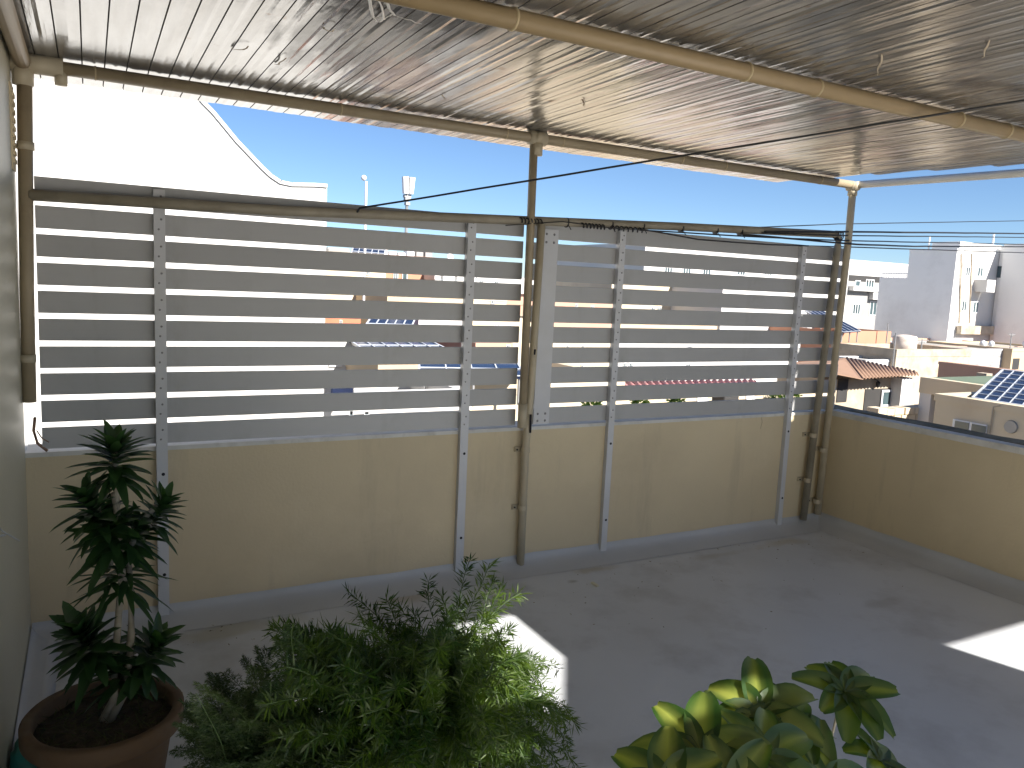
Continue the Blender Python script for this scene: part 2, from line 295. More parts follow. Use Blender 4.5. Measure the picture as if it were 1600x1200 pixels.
# ------------------------------------------------------------------ roof sheet
def roof():
    bm = bmesh.new(); W = .0905; x = .003; k = 0
    def spans(xc):
        y0 = -5.6; y1 = .44 + random.uniform(-.004, .004) + .018*noise.noise(Vector((xc*1.3, 0, 0)))
        # right edge skewed
        yr = y1
        if xc > 5.2: yr = min(y1, .05 - (xc-5.2)/.24)
        if xc > 5.78: yr = -2.6  # unseen widening of the roof, added for its shade on the wall
        s = [(y0, yr)]
        def cut(s, a, b):
            o = []
            for p, q in s:
                if b <= p or a >= q: o.append((p, q))
                else:
                    if a > p: o.append((p, a))
                    if b < q: o.append((b, q))
            return o
        if 3.10 < xc < 3.44:      # cut-out added so a sun patch falls on the floor
            lo = -5.35
            s = cut(s, lo, -4.37)
        if 2.02 < xc < 2.62: s = cut(s, -5.34, -4.72)  # cut-out added to let sun reach the bushy fern
        if 2.02 < xc < 2.42: s = cut(s, -5.59, -5.46)  # cut-out added to let sun reach the umbrella plant
        return s
    while x < 6.45:
        g = .0028
        for (a, b) in spans(x + W/2):
            n = max(2, int((b-a)/.12)); prev = None
            for i in range(n+1):
                y = a + (b-a)*i/n
                zz = 2.716 + .003*noise.noise(Vector((x*2.3, y*1.1, 2))) + .0016*noise.noise(Vector((x*11, y*5, 5)))
                d = .004*noise.noise(Vector((x*40, y*1.5, 9)))
                row = [bm.verts.new(p) for p in ((x, y, zz+.007), (x+g, y, zz), (x+W*.33, y, zz+.0012*math.sin(k*2.1)), (x+W*.5, y, zz-.0018+d*.3), (x+W*.66, y, zz+.001*math.cos(k*1.7)), (x+W-g, y, zz), (x+W, y, zz+.014))]
                top = [bm.verts.new((x, y, zz+.04)), bm.verts.new((x+W, y, zz+.04))]
                full = row + [top[1], top[0]]
                if prev:
                    m_ = len(full)
                    for j in range(m_):
                        f = bm.faces.new((prev[j], prev[(j+1) % m_], full[(j+1) % m_], full[j]))
                        if j in (0, 5): f.material_index = 1
                else: bm.faces.new(full)
                prev = full
            bm.faces.new(prev[::-1])
        x += W; k += 1
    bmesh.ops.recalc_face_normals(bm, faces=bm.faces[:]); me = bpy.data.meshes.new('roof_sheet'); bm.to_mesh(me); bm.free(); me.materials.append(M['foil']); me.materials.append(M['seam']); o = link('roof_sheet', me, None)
    return o
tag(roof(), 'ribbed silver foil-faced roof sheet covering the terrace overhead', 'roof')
bm = bmesh.new(); prism(bm, [(3.53, -4.86, 2.765), (3.53, -5.5, 2.765), (3.12, -5.5, 2.765)], Vector((0, 0, .012))); tag(fin('sun_patch_mask', bm, M['bag']), 'unseen triangular sheet added over the roof cut-out to trim the sun patch', 'sheet')  # added above the cut-out to trim one corner of the sun patch
# torn foil hanging
t = thing('torn_foil', (1.17, -1.5, 2.71), 'torn strips of whitish foil hanging from the roof underside', 'foil scrap')
def ribbon(bm, pts, w):
    prev = None
    for i, p in enumerate(pts):
        ww = w*(1-.55*i/len(pts))*random.uniform(.7, 1.1)
        o = Vector((ww, random.uniform(-.3, .3)*ww, random.uniform(-.2, .2)*ww))
        c = (bm.verts.new(Vector(p)-o), bm.verts.new(Vector(p)+o))
        if prev: bm.faces.new((prev[0], prev[1], c[1], c[0]))
        prev = c
for pl, w_ in (([(575, -20), (579, 8), (583, 25), (590, 34)], .008), ([(590, 34), (600, 28), (597, 10), (590, -5)], .006), ([(600, -10), (608, 12), (618, 25), (640, 30), (658, 37)], .007), ([(583, 25), (600, 27), (612, 22)], .005)):
    bm = bmesh.new(); pts = [at(a, b, Z=2.70 - .006*i) for i, (a, b) in enumerate(pl)]
    fine = []
    for i in range(len(pts)-1):
        for s in range(4): fine.append(pts[i].lerp(pts[i+1], s/4) + Vector((0, 0, -.004*abs(math.sin(i*4+s)))))
    fine.append(pts[-1]); ribbon(bm, fine, w_)
    o = fin('foil_strip', bm, M['bag'], t, smooth=True)
    md = o.modifiers.new('s', 'SOLIDIFY'); md.thickness = .0015
# curled flakes of peeled facing, each its own thing
for i, (px, py, dx, dy, ln) in enumerate(((1378, 85, -8, 32, 1), (1545, 62, -10, 28, 1), (360, 75, 30, -3, 1), (505, 42, 20, 4, .8), (692, 148, 4, 4, .7), (911, 155, 2, 10, .8), (430, 100, 15, -10, .7))):
    p0 = at(px, py, Z=2.712); p1 = at(px+dx, py+dy, Z=2.706)
    bm = bmesh.new(); pts = [p0.lerp(p1, s/5) + Vector((.006*math.sin(s*1.7+i), 0, -.010*math.sin(s*.63))) for s in range(6)]; ribbon(bm, pts, .005)
    o = fin('peeled_flake', bm, M['t_stone']); md = o.modifiers.new('s', 'SOLIDIFY'); md.thickness = .0015
    tag(o, ['curled brown flake peeling from the roof, right of the middle beam', 'curled brown flake peeling from the roof near the top right corner', 'thin dark tear in the roof foil above the left fence', 'short dark tear in the roof foil beside the hanging strips',
            'small brown fleck on the roof left of the central pole top', 'small hooked flake on the roof just right of the central pole top', 'little dark curl on the roof foil left of the painted dark reflection'][i], 'flake', 'flakes peeling from the roof foil')

# ------------------------------------------------------------------ pipe frame
pf = thing('pipe_frame', (2.66, -.08, 0), 'cream painted steel pipe frame holding up the roof above the fence', 'frame')
ZB = 2.678
yb = -.075
M['brownpipe'] = mat('brown_pipe_paint', (.33, .27, .18), .5, var=.12, scale=5, dirt=(.2, .15, .1), dscale=6, damt=.5)
tubeo('beam', [(.04, yb, ZB), (5.42, yb, ZB)], .030, M['brownpipe'], pf)
tubeo('beam', [(.04, -1.87, ZB-.004), (6.0, -1.87, ZB-.004)], .034, M['beampipe'], pf)
tubeo('beam', [(.045, yb, ZB), (.045, -5.5, ZB)], .034, M['beampipe'], pf)
tubeo('beam', [at(1336, 289, Y=-.075), at(1600, 270, X=5.62), at(1600, 270, X=5.62) + (at(1600, 270, X=5.62)-at(1336, 289, Y=-.075))*.6], .027, M['lightpipe'], pf)
# fence rail with elbow and leg
ra = at(45, 304, Y=-.06); rb = at(1300, 366, Y=-.06)
el = [ra, at(440, 329, Y=-.06), at(830, 345, Y=-.06), at(1060, 354, Y=-.06), rb, at(1307, 368, Y=-.06), at(1310, 374, Y=-.06), at(1309, 384, Y=-.06), at(1255, 812, Y=-.05)]
M['railpipe'] = mat('grimy_rail_paint', (.29, .26, .20), .55, var=.15, scale=6, dirt=(.16, .13, .09), dscale=5, damt=.5)
tubeo('rail', el, .027, M['railpipe'], pf)
# corner pole, centre pole pair, left pole
tubeo('pole', [at(1333, 292, Y=-.075), at(1325, 380, Y=-.075), at(1277, 803, Y=-.05)], [.027]*3, M['pipe'], pf)
tubeo('pole', [at(835, 206, Y=-.075), at(829, 355, Y=-.075), at(817, 630, Y=-.07)], .0245, M['brownpipe'], pf)
tubeo('pole_sleeve', [at(817, 630, Y=-.07), at(815.5, 668, Y=-.07)], .029, M['pipe'], pf)
tubeo('pole', [at(846, 350, Y=-.09), at(830, 600, Y=-.07), at(821, 703, Y=-.045), at(813, 883, Y=-.035)], .0245, M['pipe'], pf)
tubeo('pole', [at(38, 112, Y=-.06), at(42, 450, Y=-.05), at(46, 628, Y=-.045)], [.031, .029, .029], M['brownpipe'], pf)
# cut slots in the centre pole
for py0, py1, px in ((546, 554, 836), (648, 676, 829.5)):
    bm = bmesh.new(); a = at(px, py0, Y=-.099); b = at(px-1, py1, Y=-.079 if py0 > 600 else -.094)
    tube(bm, [a, b], .007, 6); fin('slot', bm, M['hole'], pf)
# clamp fittings
def ringat(p, d, r, w, name='clamp', m='pipe'):
    d = Vector(d).normalized(); return tubeo(name, [Vector(p) - d*w/2, Vector(p) + d*w/2], r, M[m], pf)
ringat((2.645, yb, ZB), (1, 0, 0), .042, .11); ringat((2.645, yb, ZB-.065), (0, 0, 1), .036, .07)
ringat((2.645, yb-.03, ZB), (0, 1, 0), .03, .04); 
ringat((.10, yb, ZB), (1, 0, 0), .042, .2); ringat((.19, yb, ZB-.045), (0, 0, 1), .026, .06); ringat((.045, yb, ZB-.05), (0, 0, 1), .042, .09)
pT = at(1333, 291, Y=-.075); ringat(pT, (1, 0, 0), .037, .075); ringat(pT - Vector((0, 0, .045)), (0, 0, 1), .035, .05); ringat(pT, (.2, -1, 0), .034, .09)
for px, py, m_ in ((40, 228, 0), (43, 560, 0)):
    ringat(at(px, py, Y=-.055), (0, 0, 1), .035, .035)
for px, py, Y in ((821, 703, -.045), (816.5, 793, -.04), (1270, 680, -.055), (1261, 750, -.05), (1286, 703, -.06), (1276, 783, -.055)):
    p = at(px, py, Y=Y); bm = bmesh.new(); tube(bm, [p - Vector((0, 0, .016)), p + Vector((0, 0, .016))], .029, 12)
    box(bm, (p.x-.06, -.012, p.z-.016), (p.x+.045, -.002, p.z+.016)); box(bm, (p.x-.055, -.02, p.z-.012), (p.x-.035, -.012, p.z+.012))
    fin('wall_clamp', bm, M['pipe'], pf)
    bm = bmesh.new(); tube(bm, [(p.x-.047, -.024, p.z), (p.x-.047, -.018, p.z)], .006, 8); fin('screw', bm, M['hole'], pf)
# rust / dark ties
for px in (149, 532, 790, 878, 1064, 1132, 1281):
    p = at(px, 110+ (px-120)*.149, Y=yb); ringat((p.x, yb, ZB), (1, 0, 0), .0325, .007, 'cable_tie', 'tie')
for px in (801, 1165, 1275, 1497, 1572):
    p = at(px, 22 + (px-800)*.229, Y=-1.87); ringat((p.x, -1.87, ZB-.004), (1, .12, 0), .0385, .008, 'cable_tie', 'tie')

# ------------------------------------------------------------------ slat fences
Z0 = .932
SL = None
def slatmesh(x0, x1):
    bm = bmesh.new(); box(bm, (x0, .006, 0), (x1, .022, .103)); bmesh.ops.bevel(bm, geom=[e for e in bm.edges if e.calc_length() > 1], offset=.0025, segments=2, affect='EDGES'); 
    bmesh.ops.recalc_face_normals(bm, faces=bm.faces[:]); me = bpy.data.meshes.new('slat'); bm.to_mesh(me); bm.free(); me.materials.append(M['white']); return me
scr = bmesh.new(); tube(scr, [(0, -.0035, 0), (0, 0, 0)], [.0035, .0055], 8); me_s = bpy.data.meshes.new('screw'); bmesh.ops.recalc_face_normals(scr, faces=scr.faces[:]); scr.to_mesh(me_s); scr.free(); me_s.materials.append(M['screw'])
def screw(parent, p):
    o = bpy.data.objects.new('screw', me_s); COL.objects.link(o); o.parent = parent; o.location = Vector(p) - parent.location; return o
def fence(label, x0, x1, posts, plate=None):
    f = thing('slat_fence', ((x0+x1)/2, 0, .92), label, 'fence', 'white slat fence panels on the parapet')
    me = slatmesh(x0 - f.location.x, x1 - f.location.x)
    for k in range(10):
        o = bpy.data.objects.new('slat', me); COL.objects.link(o); o.parent = f
        o.location = (0, random.uniform(-.001, .001), Z0 + .13*k - .92 - .0); o.rotation_euler.y = R_(random.uniform(-.05, .05))
    for (px, pz0, wv) in posts:
        bm = bmesh.new(); box(bm, (px-wv/2, -.034, pz0), (px+wv/2, -.030, 2.19)); box(bm, (px-wv/2, -.030, pz0), (px-wv/2+.004, .004, 2.19)); box(bm, (px+wv/2-.004, -.030, pz0), (px+wv/2, .004, 2.19))
        for z in (pz0, 2.187): box(bm, (px-wv/2+.004, -.030, z), (px+wv/2-.004, .004, z+.003))
        p = fin('post', bm, M['post'], f)
        # wrap parent: screws are sub-parts
        for k in range(10):
            for dz in (.028, .076):
                s = bpy.data.objects.new('screw', me_s); COL.objects.link(s); s.parent = p
                s.location = (px + .002*random.uniform(-1, 1) + (.006 if dz > .05 else -.004), -.034, Z0+.13*k+dz)
                if k == 9 and dz > .05: s.location.z -= .02
        for z in (.78, .25 if wv else 0):
            bm = bmesh.new(); tube(bm, [(px+.004, -.0355, z), (px+.004, -.034, z)], .0085, 10); fin('bolt_hole', bm, M['hole'], p)
            bpy.data.objects[-1] if False else None
    if plate:
        a, b = plate
        bm = bmesh.new(); box(bm, (a, -.008, .932), (b, .004, 2.16)); p = fin('joint_plate', bm, M['post'], f)
        for z in (2.13, 2.08, 1.0, .955):
            for x in (a+.03, b-.03):
                s = bpy.data.objects.new('screw', me_s); COL.objects.link(s); s.parent = p; s.location = (x, -.008, z); s.scale = (1.5,)*3
    return f
fence('left white slat fence panel between the house wall and the central pole', .07, 2.63, [(.589, .015, .052), (2.263, .015, .052)])
fence('right white slat fence panel between the central pole and the corner', 2.66, 5.56, [(3.345, .03, .046), (5.017, .02, .046)], (2.755, 2.87))

# ------------------------------------------------------------------ cables
def cable(label, pts, r, sag=0, group='black cables leaving the fence rail'):
    pts = [Vector(p) for p in pts]; fine = []
    for i in range(len(pts)-1):
        for s in range(14):
            u = s/14; p = pts[i].lerp(pts[i+1], u); p.z -= sag*4*u*(1-u); p.z += .002*noise.noise(p*3); fine.append(p)
    fine.append(pts[-1]); bm = bmesh.new(); tube(bm, fine, r, 7); o = fin('cable', bm, M['cable'], smooth=True)
    return tag(o, label, 'cable', group)
e1 = at(1600, 157, Y=-2.2); s1 = at(562, 325, Y=-.09)
cable('long black cable rising from the left fence rail to the top right under the roof', [at(558, 332, Y=-.09), s1, e1, e1 + (e1-s1)*.25], .0052)
def far(px, py, Y=1.2): 
    return at(px, py, Y=Y)
cable('highest thin cable crossing the sky to the right of the corner pole', [at(1120, 358, Y=-.05), at(1310, 350, Y=.3), at(1600, 345, Y=1.2), at(1800, 341, Y=1.9)], .004)
cable('thickest cable running right from the rail elbow, second from the top', [at(1195, 362, Y=-.095), at(1320, 362, Y=-.1), at(1600, 365, Y=1.2), at(1800, 368, Y=1.9)], .0075)
cable('thin cable just below the thickest one right of the corner pole', [at(1190, 364, Y=-.095), at(1320, 368, Y=-.1), at(1600, 371, Y=1.2), at(1800, 374, Y=1.9)], .005)
cable('cable sagging from the rail middle, passing below the elbow', [at(1005, 360, Y=-.095), at(1200, 371, Y=-.1), at(1325, 376, Y=-.1), at(1600, 382, Y=1.2), at(1800, 386, Y=1.9)], .005)
cable('second lowest cable crossing in front of the white tower wall', [at(1160, 366, Y=-.095), at(1340, 382, Y=-.11), at(1430, 385, Y=.4), at(1600, 385.5, Y=1.2), at(1800, 386.5, Y=1.9)], .007)
cable('lowest black cable crossing in front of the top slat and tower wall', [at(1000, 358, Y=-.095), at(1090, 374, Y=-.1), at(1200, 382, Y=-.1), at(1400, 388.5, Y=.3), at(1600, 395, Y=1.2), at(1800, 402, Y=1.9)], .005)
# twisted wire wrapped on the rail
for a, b, lab in ((812, 848, 'tangled black wire wrapped on the rail at the central pole'), (908, 946, 'black wire wrap on the rail just right of the joint plate'), (955, 1005, 'black wire wrap on the rail above the third post')):
    bm = bmesh.new(); n = 60; pts = []
    for i in range(n+1):
        u = i/n; px = a + (b-a)*u; p = at(px, 345 + (px-830)*.075 + (px-830)*.012, Y=-.088)
        ang = u*2*math.pi*7; pts.append(p + Vector((0, math.cos(ang)*.012, math.sin(ang)*.014)))
    tube(bm, pts, .0045, 6); tag(fin('wire_wrap', bm, M['cable'], smooth=True), lab, 'wire', 'black wire wraps on the fence rail')
cable('thin black wire strung along the rail from the central pole', [at(790, 352, Y=-.095), at(880, 346.5, Y=-.095), at(960, 357, Y=-.095), at(1010, 360, Y=-.095)], .003)
for px in (885, 954, 1003, 1064, 1118, 1156):
    p = at(px, 345 + (px-830)*.052, Y=-.06); bm = bmesh.new(); tube(bm, [p - Vector((.004, 0, 0)), p + Vector((.004, 0, 0))], .0305, 12)
    tube(bm, [p + Vector((0, -.03, -.02)), p + Vector((.012, -.04, -.045))], .003, 5); fin('cable_tie', bm, M['cable'], pf)
bm = bmesh.new(); p = at(1309, 368, Y=-.07)
for i in range(4):
    c = [p + Vector((math.cos(a_/10*2*math.pi)*.034 + .01*i - .015, -.005*i, math.sin(a_/10*2*math.pi)*.034)) for a_ in range(11)]; tube(bm, c, .004, 5)
tag(fin('wire_wrap', bm, M['cable'], smooth=True), 'knot of black wire tied round the rail elbow by the corner pole', 'wire', 'black wire wraps on the fence rail')
bm = bmesh.new(); tube(bm, [(.045, -.02, 1.09), (.035, .03, 1.02), (.05, .02, .96), (.09, .0, .925)], .007, 8)
tube(bm, [(.05, -.02, 1.03), (.07, -.01, .99), (.10, -.02, .97)], .003, 5)
tag(fin('cable', bm, M['t_brown'], smooth=True), 'loose brown wires hanging in the gap below the left pole', 'cable')
tag(boxo('plastic_clip', (2.975, -.50, .001), (2.997, -.43, .012), M['clip'], bevel=.003), 'small cream plastic clip lying on the grey floor', 'clip')
# white twigs / hook on the left wall
bm = bmesh.new(); tube(bm, [at(-4, 822, X=.004), at(4, 830, X=.03), at(18, 838, X=.05), at(30, 845, X=.05)], .0025, 6); tube(bm, [at(-4, 838, X=.004), at(8, 836, X=.02)], .004, 6)
tag(fin('wall_hook', bm, M['post'], smooth=True), 'small white wire hook sticking out of the left house wall', 'hook')

# ================================================================== PLANTS
def new_tint(bm): return bm.loops.layers.float.new('tint')
def blade(bm, lay, p, d, ln, w, droop, up=Vector((0, 0, 1)), n=4, shape=None, fold=.25, tint=None, tip_t=None):
    d = Vector(d).normalized(); s = d.cross(up)
    if s.length < .05: s = d.cross(Vector((1, 0, 0)))
    s.normalize(); t = random.random() if tint is None else tint
    rows = []; pos = Vector(p); dd = d.copy()
    for i in range(n+1):
        u = i/n; ww = (shape(u) if shape else math.sin(math.pi*min(.97, .12+.88*u)**.8)) * w/2
        nrm = s.cross(dd); f = nrm*(-fold*ww)
        if i == n: rows.append([bm.verts.new(pos)])
        else: rows.append([bm.verts.new(pos - s*ww - f), bm.verts.new(pos), bm.verts.new(pos + s*ww - f)])
        pos = pos + dd*ln/n; dd = (dd + Vector((0, 0, -droop/n))).normalized()
    fs = []
    for i in range(n):
        a, b = rows[i], rows[i+1]
        if len(b) == 1: fs += [(i, bm.faces.new((a[0], a[1], b[0])), 0), (i, bm.faces.new((a[1], a[2], b[0])), 1)]
        else: fs += [(i, bm.faces.new((a[0], a[1], b[1], b[0])), 0), (i, bm.faces.new((a[1], a[2], b[2], b[1])), 1)]
    for i, f, _ in fs:
        for lp in f.loops: lp[lay] = t
    return rows
def tri(bm, lay, p, d, ln, w, t):
    d = d.normalized(); s = d.cross(Vector((random.uniform(-1, 1), random.uniform(-1, 1), random.uniform(-1, 1))))
    if s.length < .01: return
    s.normalize(); m_ = p + d*ln*.5 + Vector((0, 0, -ln*.04)); e = p + d*ln
    e.z -= ln*.1
    a, b, c, f_ = bm.verts.new(p), bm.verts.new(m_ + s*w/2), bm.verts.new(e), bm.verts.new(m_ - s*w/2)
    f = bm.faces.new((a, b, c, f_))
    for lp in f.loops: lp[lay] = t
# --- dracaena in the terracotta pot
PX, PY = .30, -1.50
pot = thing('plant_pot', (PX, PY, 0), 'large round terracotta pot on the floor against the left wall', 'pot')
bm = bmesh.new(); lathe(bm, [(.15, 0), (.165, .01), (.205, .26), (.208, .285), (.238, .29), (.244, .30), (.244, .345), (.238, .352), (.215, .352), (.208, .345), (.205, .30)], PX, PY, 56); fin('pot_body', bm, M['terracotta'], pot, smooth=True)
bm = bmesh.new(); lathe(bm, [(.01, .29), (.204, .29), (.206, .305), (.1, .312), (.01, .315)], PX, PY, 40)
for v in bm.verts: v.co.z += .012*noise.noise(v.co*25)
fin('soil', bm, M['soil'], pot, smooth=True)
dr = thing('dracaena_plant', (PX, PY, .31), 'dark green dracaena with two pale stems in the terracotta pot', 'plant')
DY = -1.5
def dp(px, py, y=DY): return at(px, py, Y=y)
stems = [[dp(178, 1092), dp(180, 1033), dp(187, 940), dp(189, 880), dp(183, 800), dp(180, 720), dp(178, 690)],
         [Vector((PX+.01, PY, .30)), dp(196, 1080), dp(205, 990), dp(204, 930), dp(201, 870), dp(215, 820), dp(245, 790)],
         [dp(203, 925), dp(199, 915), dp(195, 905), dp(192, 900), dp(188, 840), dp(178, 770)]]
stems[0].insert(0, Vector((PX-.01, PY+.02, .30)))
for i, s in enumerate(stems): tubeo('stem', s, [.0135 - .0008*j for j in range(len(s))], M['stem'], dr, 10)
bm = bmesh.new(); lay = new_tint(bm)
def lance(u): return (min(1, .35+u*2.2) * (1-u)**.55 * 1.15) if u < 1 else 0
def rosette(c, axis, n, ln, w, spread, length, droop=.6, tint=(.0, .6)):
    axis = Vector(axis).normalized(); a = axis.orthogonal().normalized(); b = axis.cross(a)
    for i in range(n):
        h = (i/n); ang = i*2.399 + random.uniform(-.2, .2); el = spread[0] + (spread[1]-spread[0])*h + random.uniform(-.12, .12)
        d = (a*math.cos(ang) + b*math.sin(ang))*math.cos(el) + axis*math.sin(el)
        l_ = ln*random.uniform(.75, 1.15)*(1-.35*h)
        blade(bm, lay, c + axis*length*(h-.5), d, l_, w*random.uniform(.8, 1.15), droop*random.uniform(.5, 1.4)*(1-.6*h), axis, 6, lance, .35, random.uniform(*tint) if random.random() > .04 else .98)
for c, ax, n, ln, w, sp, le in (
    ((180, 722), (0, 0, 1), 54, .155, .044, (-.45, 1.0), .11),
    ((148, 800), (-.4, 0, 1), 44, .15, .044, (-.3, .95), .12),
    ((245, 806), (.5, 0, 1), 40, .13, .038, (-.2, 1.0), .10),
    ((175, 838), (-.1, -.3, 1), 46, .155, .042, (-.4, .8), .12),
    ((210, 845), (.3, -.1, 1), 34, .13, .040, (-.3, .8), .10),
    ((198, 905), (.2, 0, 1), 26, .19, .026, (-.45, .3), .08),
    ((172, 905), (-.3, 0, 1), 18, .17, .026, (-.5, .2), .06),
    ((140, 1012), (-.4, -.1, 1), 60, .165, .050, (-.3, 1.0), .14),
    ((232, 1028), (.45, -.1, 1), 48, .15, .046, (-.3, 1.0), .12),
    ((185, 1052), (0, .2, 1), 36, .14, .044, (-.3, .8), .10)):
    rosette(dp(*c), ax, n, ln, w, sp, le)
M['drac'] = leafmat('dracaena_leaf', (.022, .062, .022), (.05, .11, .03), .38, .3)
nt_ = M['drac']
fin('foliage', bm, M['drac'], dr, smooth=True)
# dry fibres and weeds on the soil
bm = bmesh.new(); lay = new_tint(bm)
for i in range(500):
    a = random.uniform(0, 6.28); r = .19*math.sqrt(random.random()); p = Vector((PX+r*math.cos(a), PY+r*math.sin(a), .31))
    tri(bm, lay, p, Vector((random.uniform(-1, 1), random.uniform(-1, 1), random.uniform(.1, .9))), random.uniform(.02, .06), .004, random.random())
M['litter'] = leafmat('soil_litter', (.05, .04, .02), (.07, .09, .03), .8, .1)
tag(fin('ground_cover', bm, M['litter']), None, None, kind='stuff')
# --- asparagus ferns
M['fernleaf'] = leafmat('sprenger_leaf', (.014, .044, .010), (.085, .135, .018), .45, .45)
M['finefern'] = leafmat('fine_fern_leaf', (.016, .044, .012), (.06, .09, .028), .5, .3)
def arc(p0, p1, lift, n=14, jit=.0):
    out = []
    for i in range(n+1):
        u = i/n; p = p0.lerp(p1, u); p.z += lift*4*u*(1-u)*(1 - .3*u); p += Vector((noise.noise(p*7), noise.noise(p*7+Vector((5, 5, 5))), 0))*jit; out.append(p)
    return out
def sprenger(bm, bs, lay, tgt, root, lift, dens, nl=.042, tint=(0, .6)):
    pts = arc(root, tgt, lift, 16, .03); tube(bs, pts, .0012, 5, False)
    L_ = sum((pts[i+1]-pts[i]).length for i in range(16)); n = int(L_*dens)
    tt = random.uniform(*tint)
    for k in range(n):
        u = .18 + .82*random.random(); f = u*16; i = min(15, int(f)); p = pts[i].lerp(pts[i+1], f-i); t = (pts[i+1]-pts[i]).normalized()
        o = Vector((random.gauss(0, 1), random.gauss(0, 1), random.gauss(.1, 1))); o = (o - t*o.dot(t)).normalized()
        d = o*.85 + t*random.uniform(.25, .9)
        tri(bm, lay, p, d, nl*random.uniform(.6, 1.25), .0044, max(0, min(1, tt + random.uniform(-.2, .25))))
FR = Vector((1.08, -2.42, .42))
fp = thing('fern_pot', (1.08, -2.42, 0), 'dark plastic pot hidden under the bushy green fern', 'pot')
bm = bmesh.new(); lathe(bm, [(.13, 0), (.18, .38), (.195, .385), (.195, .43), (.18, .43), (.17, .4), (.01, .4)], 1.08, -2.42, 32); fin('pot_body', bm, M['darkpot'], fp, smooth=True)
fe = thing('asparagus_fern', FR, 'bushy green asparagus fern with narrow leaves, its right side sunlit and tinted yellower', 'plant')
bm = bmesh.new(); bs = bmesh.new(); lay = new_tint(bm)
tg = []
# silhouette targets (px, py) with depth variation
for px, py in ((540, 925), (600, 935), (560, 960), (520, 985), (625, 950), (660, 905), (690, 930), (740, 868), (765, 880), (775, 905), (720, 940), (790, 918), (812, 925), (650, 960), (600, 985), (700, 960), (770, 960), (795, 980), (480, 990), (455, 975), (500, 1010),
               (845, 1050), (870, 1045), (820, 1030), (860, 1085), (885, 1110), (900, 1130), (895, 1165), (905, 1200), (840, 1100), (800, 1060), (790, 1090), (780, 1030), (815, 1080), (850, 1130), (870, 1190), (830, 1160), (740, 1000), (680, 1000), (560, 1020), (440, 1030), (400, 1050), (430, 1080)):
    tg.append((px, py, random.uniform(-2.45, -2.0)))
for i in range(250): px = random.uniform(420, 660); tg.append((px, random.uniform(975, 1270), random.uniform(-2.75, -2.15)))
for i in range(120): px = random.uniform(640, 790); tg.append((px, random.uniform(985, 1270), random.uniform(-2.75, -2.15)))
for i in range(45): px = random.uniform(780, 890); tg.append((px, random.uniform(1050 + (px-780)*.7, 1270), random.uniform(-2.6, -2.15)))
for i in range(26): tg.append((random.uniform(772, 850), random.uniform(1020, 1110), random.uniform(-2.4, -2.1)))
for (px, py, y) in tg:
    T = at(px, py, Y=y); root = FR + Vector((random.uniform(-.1, .1), random.uniform(-.1, .1), 0))
    dd = (T-root); sprenger(bm, bs, lay, T, root, max(.03, .22 - .2*max(0, dd.z)), 300, tint=(.0, .55) if px < 760 else (.25, .9))  # right-hand sprays get yellower tints, painting in the sunlit side
M['fernstem'] = mat('green_stem', (.05, .09, .025), .6)
fin('foliage', bm, M['fernleaf'], fe); fin('stems', bs, M['fernstem'], fe, smooth=True)
# fine plumed fern to the left
F2 = Vector((.62, -2.45, .46))
fp = thing('fern_pot', (.62, -2.45, 0), 'dark plastic pot under the feathery fern beside the terracotta pot', 'pot')
bm = bmesh.new(); lathe(bm, [(.12, 0), (.16, .4), (.17, .405), (.17, .45), (.155, .45), (.15, .42), (.01, .42)], .62, -2.45, 32); fin('pot_body', bm, M['darkpot'], fp, smooth=True)
fe = thing('feathery_fern', F2, 'feathery fine leaved fern between the terracotta pot and the bushy fern', 'plant')
bm = bmesh.new(); bs = bmesh.new(); lay = new_tint(bm)
tg = [(460, 972), (400, 1010), (420, 1015), (355, 1050), (335, 1052), (310, 1085), (345, 1080), (440, 1000), (480, 985), (380, 1030), (300, 1110), (290, 1140), (270, 1170), (330, 1120), (290, 1195)]
tg = [(a, b, 0) for a, b in tg] + [(random.uniform(270, 520), 0, 0) for _ in range(120)]
for (px, py, y) in tg:
    if py == 0: py = random.uniform(1040 + max(0, 360-px)*.5, 1260); 
    y = random.uniform(-2.75, -2.25); T = at(px, py, Y=y)
    root = F2 + Vector((random.uniform(-.08, .08), random.uniform(-.08, .08), 0)); pts = arc(root, T, .09, 14, .02); tube(bs, pts, .0011, 4, False)
    tt = random.uniform(0, .7)
    for k in range(5, 14):
        for sgn in (-1, 1):
            for sub in (0, .5):
                p = pts[k].lerp(pts[k+1], sub); t = (pts[k+1]-pts[k]).normalized(); s = t.cross(Vector((0, 0, 1))).normalized()*sgn
                l2 = .075*(1-(k-5)/10)*random.uniform(.7, 1.1)
                d2 = (s + t*.8 + Vector((0, 0, random.uniform(-.25, .1)))).normalized()
                for q in range(9):
                    pp = p + d2*l2*(q/9)
                    for _ in range(3):
                        tri(bm, lay, pp, d2*.7 + s.cross(t)*random.uniform(-.6, .6) + t*random.uniform(-.8, .8), .011, .0016, max(0, min(1, tt+random.uniform(-.15, .15))))
fin('foliage', bm, M['finefern'], fe); fin('stems', bs, M['fernstem'], fe, smooth=True)
